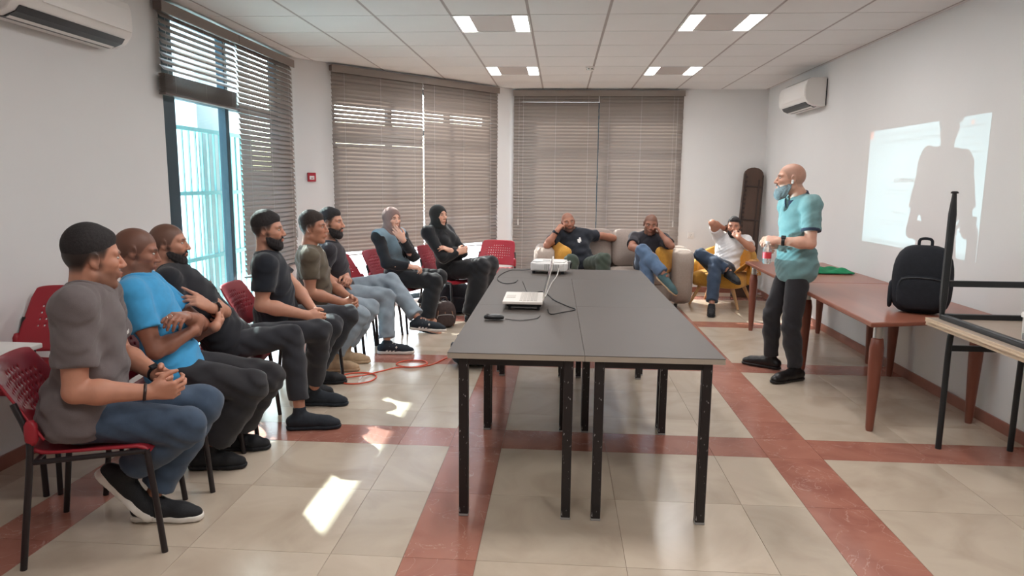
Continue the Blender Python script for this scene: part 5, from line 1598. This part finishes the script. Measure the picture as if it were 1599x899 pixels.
mat('shoe_teal', S(70, 96, 100), 0.8, nscale=60, namt=0.1)
mat('boot_leather', S(24, 22, 23), 0.35, nscale=30, namt=0.15, bump=0.2)
mat('suede_beige', S(176, 150, 122), 0.95, nscale=40, namt=0.1)
mat('foot_skin', S(196, 146, 124), 0.6)
mat('sock_cream', S(206, 190, 168), 0.9, nscale=60, namt=0.08)
mat('ring_silver', S(200, 198, 196), 0.25, metal=1.0)
mat('bead_brown', S(50, 34, 32), 0.4)

def sh(m, az, pitch=0, sole=None, **k): return dict(mat=m, az=az, pitch=pitch, sole=sole or m, **k)
def decal(parent_t, J, info, r, up, fwd, size, m, name='print'):
    """small printed mark on the chest, a thin patch set on the cloth"""
    o = info['shirt']
    me = o.data
    c = np.array(J['pel']) + info['u'] * up + info['rs'] * r + info['fs'] * fwd - info['foot']
    d = info['fs']
    co = np.empty(len(me.vertices) * 3, np.float32); me.vertices.foreach_get('co', co); co = co.reshape(-1, 3)
    rel = co - c
    lat = np.linalg.norm(rel - np.outer(rel @ d, d), axis=1)
    sel = lat < .012
    dep = (rel @ d)[sel].max() if sel.any() else 0
    p = c + d * (dep + .0015)
    mb = MB()
    for (a, b_, w, h) in size:
        q = p + info['rs'] * a + info['u'] * b_
        mb.box(q, (w, .003, h), np.array([info['rs'], d, info['u']]).T)
    return mb.build(name, m, o)

FADE = dict(style='fade', hair=(34, 30, 30), buzz=.99, stubble=.55)
# 1 the man in grey, nearest
t, H, J, I = person('m1', 'man in a grey tee and blue jeans seated nearest the camera, hands clasped', JOINTS['m1'], (190, 134, 110),
    dict(az=47, pitch=-4, **{**FADE, 'stubble': .6}, thick=.015, neck=1.12, k=1.03), dict(mat='tee_grey', sleeve=.70, loose=.016, neckband='tee_grey', wrinkle=.0045),
    dict(mat='jean_blue', knee=.078, ankle=.062, hem=.86, loose=.008),
    dict(R=sh('shoe_black', 22, -52, 'shoe_white', len=.285, st=.036, laces='shoe_black'), L=sh('shoe_black', 5, 0, 'shoe_white', len=.28, st=.026, laces='shoe_black')),
    dict(R=dict(n=(-.25, .9, .25), curl=.75, thumb=.4), L=dict(n=(-.3, -.9, .1), curl=.8, thumb=.6)), h=.0052, w=1.14, belly=.02, arm=1.1)
band('bead_bracelet', None, None, J, 'R', .93, .036, .012, 'bead_brown', t)
band('watch', None, None, J, 'L', .93, .036, .022, 'black_plastic', t, face=(0, -.3, 1))
decal(t, J, I, -.075, .33, .12, [(-.012, 0, .008, .018), (.004, .002, .014, .006), (.004, -.006, .010, .006)], 'paper_white')
# 2 the man in blue
t, H, J, I = person('m2', 'man in a bright blue tee with folded arms, head lowered', JOINTS['m2'], (156, 106, 86),
    dict(az=30, pitch=-14, style='none', hair=(36, 30, 30), buzz=.62, stubble=.5), dict(mat='tee_blue', sleeve=.62, loose=.010, neckband='tee_blue'),
    dict(mat='pants_black', knee=.080, ankle=.088, hem=.80, loose=.012, wrinkle=.006),
    dict(R=sh('shoe_black', 10, 0, len=.26, high=.06), L=sh('shoe_black', 10, 0, len=.26, high=.06)),
    dict(R=dict(n=(-.9, .3, .1), curl=.4), L=dict(n=(-.25, -.2, -.9), curl=.6, spread=0)), h=.0054)
band('ring', None, None, {**J, 'elL': J['wrL'], 'wrL': J['haL'] + (J['haL'] - J['wrL']) * .3}, 'L', .99, .013, .006, 'ring_silver', t)
# 3 the man with the watch
t, H, J, I = person('m3', 'bearded man in a black tee with folded arms and a black wristwatch', JOINTS['m3'], (192, 138, 114),
    dict(az=20, pitch=-2, style='none', hair=(30, 27, 28), buzz=.8, stubble=.9, beard=.003), dict(mat='tee_black', sleeve=.62, loose=.010, neckband='tee_black'),
    dict(mat='pants_dark', knee=.066, ankle=.056, hem=.80, loose=.008),
    dict(R=sh('shoe_navy', 12, 0, len=.29, high=.05), L=sh('shoe_navy', 4, 0, len=.28, high=.05)),
    dict(R=dict(n=(-.7, -.3, .4), curl=.5), L=dict(n=(-.7, .2, -.5), curl=.55, point=True, thumb=.1)), h=.0056)
band('watch', None, None, J, 'L', .80, .037, .030, 'black_plastic', t, face=(.9, -.3, .6))
decal(t, J, I, -.08, .36, .1, [(-.006, .0, .010, .016), (.008, .004, .010, .012)], 'trim_tan')
# 4 dark beard, black tee
t, H, J, I = person('m4', 'man with a full dark beard in a black tee, hands joined between his knees', JOINTS['m4'], (196, 142, 118),
    dict(az=14, pitch=-2, **{**FADE, 'stubble': .9}, thick=.012, beard=.006), dict(mat='tee_navy', sleeve=.66, loose=.016, neckband='tee_navy'),
    dict(mat='pants_dark', knee=.074, ankle=.058, hem=.86),
    dict(R=sh('shoe_black', 12), L=sh('shoe_black', 12)),
    dict(R=dict(n=(-.2, .8, -.2), curl=.8), L=dict(n=(-.3, -.8, -.3), curl=.8)), h=.006, w=1.08, belly=.012, arm=1.08)
# 5 olive tee
t, H, J, I = person('m5', 'clean-shaven young man in an olive tee, elbows on his thighs', JOINTS['m5'], (180, 126, 102),
    dict(az=6, pitch=0, style='fade', hair=(40, 33, 32), buzz=.99, thick=.012, hmat='hair_brown'), dict(mat='tee_olive', sleeve=.62, loose=.014, neckband='tee_olive', wrinkle=.005),
    dict(mat='jean_grey', knee=.072, ankle=.06, hem=.82),
    dict(R=sh('suede_beige', 12, high=.09), L=sh('suede_beige', 12, high=.09)),
    dict(R=dict(n=(-.1, .8, -.3), curl=.6), L=dict(n=(-.2, -.8, -.3), curl=.7)), h=.006)
# 6 pale jeans
t, H, J, I = person('m6', 'bearded man in a charcoal tee and pale jeans, legs crossed in striped sneakers', JOINTS['m6'], (198, 144, 120),
    dict(az=0, pitch=-2, style='short', hair=(30, 27, 28), buzz=.99, stubble=.9, thick=.012, beard=.006), dict(mat='tee_char', sleeve=.66, loose=.012, neckband='tee_char'),
    dict(mat='jean_grey', knee=.068, ankle=.064, hem=.88, loose=.010),
    dict(R=sh('shoe_navy', 6, 0, 'shoe_white', len=.29, st=.026, stripes=True, laces='shoe_white'), L=sh('shoe_navy', 8, -4, 'shoe_white', len=.29, st=.026, stripes=True, laces='shoe_white')),
    dict(R=dict(n=(.1, .1, -.9), curl=.5), L=dict(n=(-.3, -.3, -.8), curl=.95)), h=.006)
# women
t, H, J, I = person('w1', 'woman in a taupe headscarf and pale denim vest covering her mouth with a hand', JOINTS['w1'], (216, 166, 144),
    dict(az=-42, pitch=-4, style='hijab', hmat='scarf_taupe', k=.93), dict(mat='top_black', sleeve=1.92, loose=.010, high=True, vest='denim_pale'),
    dict(mat='top_black', knee=.078, ankle=.075, hem=.84, loose=.01),
    dict(R=sh('foot_skin', -18, -8, 'shoe_black', len=.235), L=sh('foot_skin', -15, -12, 'shoe_black', len=.235)),
    dict(R=dict(n=(.1, .3, -.9), curl=.7, s=.9), L=dict(n=(-.35, .9, .1), curl=.35, s=.9)), h=.0062, w=.92, female=True, arm=.95)
t, H, J, I = person('w2', 'woman in a black headscarf and long black dress with folded arms', JOINTS['w2'], (214, 164, 140),
    dict(az=-36, pitch=0, style='hijab', hmat='scarf_black', k=.95), dict(mat='top_black', sleeve=1.94, loose=.014, high=True),
    dict(mat='top_black', knee=.09, ankle=.1, hem=.98, loose=.012, skirt=True),
    dict(R=sh('shoe_black', -20, len=.24), L=sh('shoe_black', -20, len=.24)),
    dict(R=dict(n=(-.5, .5, -.3), curl=.5, s=.9), L=dict(n=(-.2, .4, -.9), curl=.4, s=.9)), h=.0064, w=.96, female=True)
# sofa and armchair
t, H, J, I = person('m7', 'man on the sofa in a black tee with a white chest print', JOINTS['m7'], (168, 116, 94),
    dict(az=-80, pitch=-2, roll=-8, style='none', hair=(40, 34, 34), buzz=.35, stubble=.85), dict(mat='tee_navy', sleeve=.66, loose=.014, neckband='tee_navy'),
    dict(mat='pants_green', knee=.082, ankle=.07, loose=.012, hem=.86),
    dict(R=sh('shoe_black', -90), L=sh('shoe_black', -85)),
    dict(R=dict(n=(.55, .5, .1), curl=1.1), L=dict(n=(0, 0, -1), curl=.3)), h=.0066, w=1.12, belly=.02, arm=1.08)
decal(t, J, I, -.055, .27, .12, [(0, .01, .045, .035), (.015, -.02, .04, .03), (-.01, .035, .02, .02)], 'paper_white')
band('watch', None, None, J, 'R', .86, .037, .024, 'black_plastic', t, face=(-.6, -.6, .2))
t, H, J, I = person('m8', 'man in blue jeans on the sofa leaning on one hand, legs crossed', JOINTS['m8'], (156, 108, 88),
    dict(az=-94, pitch=-14, roll=4, style='none', hair=(44, 38, 37), buzz=.55, stubble=.45), dict(mat='tee_char', sleeve=.68, loose=.014, neckband='tee_char'),
    dict(mat='jean_mid', knee=.074, ankle=.066, hem=.86, loose=.01),
    dict(R=sh('shoe_teal', -35, -38, 'suede_beige', len=.28), L=sh('shoe_teal', -95)),
    dict(R=dict(n=(-.1, .3, -.9), curl=.5), L=dict(n=(-.8, .3, 0), curl=.7)), h=.0066)
t, H, J, I = person('m9', 'bearded man in a white tee in the mustard armchair, one arm behind his head', JOINTS['m9'], (186, 132, 108),
    dict(az=-108, pitch=-2, style='short', hair=(30, 27, 28), buzz=.99, stubble=.9, thick=.006, beard=.004), dict(mat='tee_white', sleeve=.6, loose=.014, neckband='tee_white'),
    dict(mat='jean_deep', knee=.074, ankle=.064, hem=.88, loose=.01),
    dict(R=sh('shoe_black', -72, -12, len=.28), L=sh('shoe_black', -102, len=.28)),
    dict(R=dict(n=(-.1, -.9, 0), curl=.6), L=dict(n=(.05, .95, .1), curl=.6)), h=.0066, arm=1.02)
# the speaker
t, H, J, I = person('m10', 'standing grey-bearded man in a teal polo and dark trousers holding a small bottle', JOINTS['m10'], (210, 160, 138),
    dict(az=168, pitch=0, style='none', hair=(70, 60, 56), buzz=.35, stubble=.2, beard=.022, bmat='beard_grey'), dict(mat='polo_teal', sleeve=.68, loose=.012, hem=.10, hipw=.014, vneck=.7, wrinkle=.004),
    dict(mat='pants_black', knee=.066, ankle=.052, hem=.93, loose=.008, wrinkle=.0032),
    dict(R=sh('boot_leather', 144, 0, len=.29, high=.09), L=sh('boot_leather', 208, 0, len=.29, high=.09)),
    dict(R=dict(n=(-.2, -.9, -.1), curl=.7), L=dict(n=(.3, .5, -.7), curl=.6)), h=.0056, w=.98)
u, fs, rs = I['u'], I['fs'], I['rs']
nk = J['neck']; hn = unit(H.P(0, -.022, -.03) - nk)
for nm, r0, r1, hi in (('polo_collar', .100, .092, .034),):
    F = Field(nk - .18, nk + .18, .0048)
    F.cap(nk - u * .05 + fs * .006, nk + hn * .10, r0, .078, 0, cuts=[(nk + u * .038 - fs * .0, unit(u + fs * .5)), (nk - u * .022, -unit(u + fs * .62))])
    F.cap(nk - u * .08 + fs * .006, nk + hn * .14, .082, .064, 0, 's')
    F.ell(nk + fs * .10 - u * .03, (.020, .07, .09), [rs, fs, u], .006, 's')
    net(nm, F, 'polo_navy', t, 1)
for sd in 'RL':
    a, e = J['sh' + sd], J['el' + sd]
    q = a + (e - a) * .66; ax = unit(e - a)
    F = Field(q - .12, q + .12, .005)
    F.cap(a, e, .0715, .0705, 0, cuts=[(q + ax * .011, ax), (q - ax * .011, -ax)])
    net('sleeve_cuff', F, 'polo_navy', t, 1)
band('watch', None, None, J, 'L', .88, .036, .024, 'black_plastic', t, face=(-.2, -.5, .8))
mb = MB(); mb.superbox(tuple(H.P(-.09, -.006, -.018) - I['foot']), (.016, .018, .03), 3, 8); mb.build('earbud', 'white_plastic', t, smooth=180)

bt = thing('water_bottle', 'small clear plastic bottle with a red label in the hands of the standing man', 'bottle', (1.545, 5.27, 0.925))
mb = MB(); mb.lathe((0, 0, 0), [(.008, .004), (.024, 0), (.030, .008), (.031, .05), (.029, .06), (.031, .07), (.031, .10), (.026, .122), (.013, .142), (.012, .155)], 20); mb.build('body', 'clear_plastic', bt, smooth=60)
mb = MB(); mb.lathe((0, 0, .042), [(.0318, 0), (.0318, .045)], 20); mb.build('label', 'label_red', bt, smooth=60)
mb = MB(); mb.lathe((0, 0, .152), [(.015, 0), (.015, .016)], 16); mb.build('cap', 'white_plastic', bt, smooth=40)
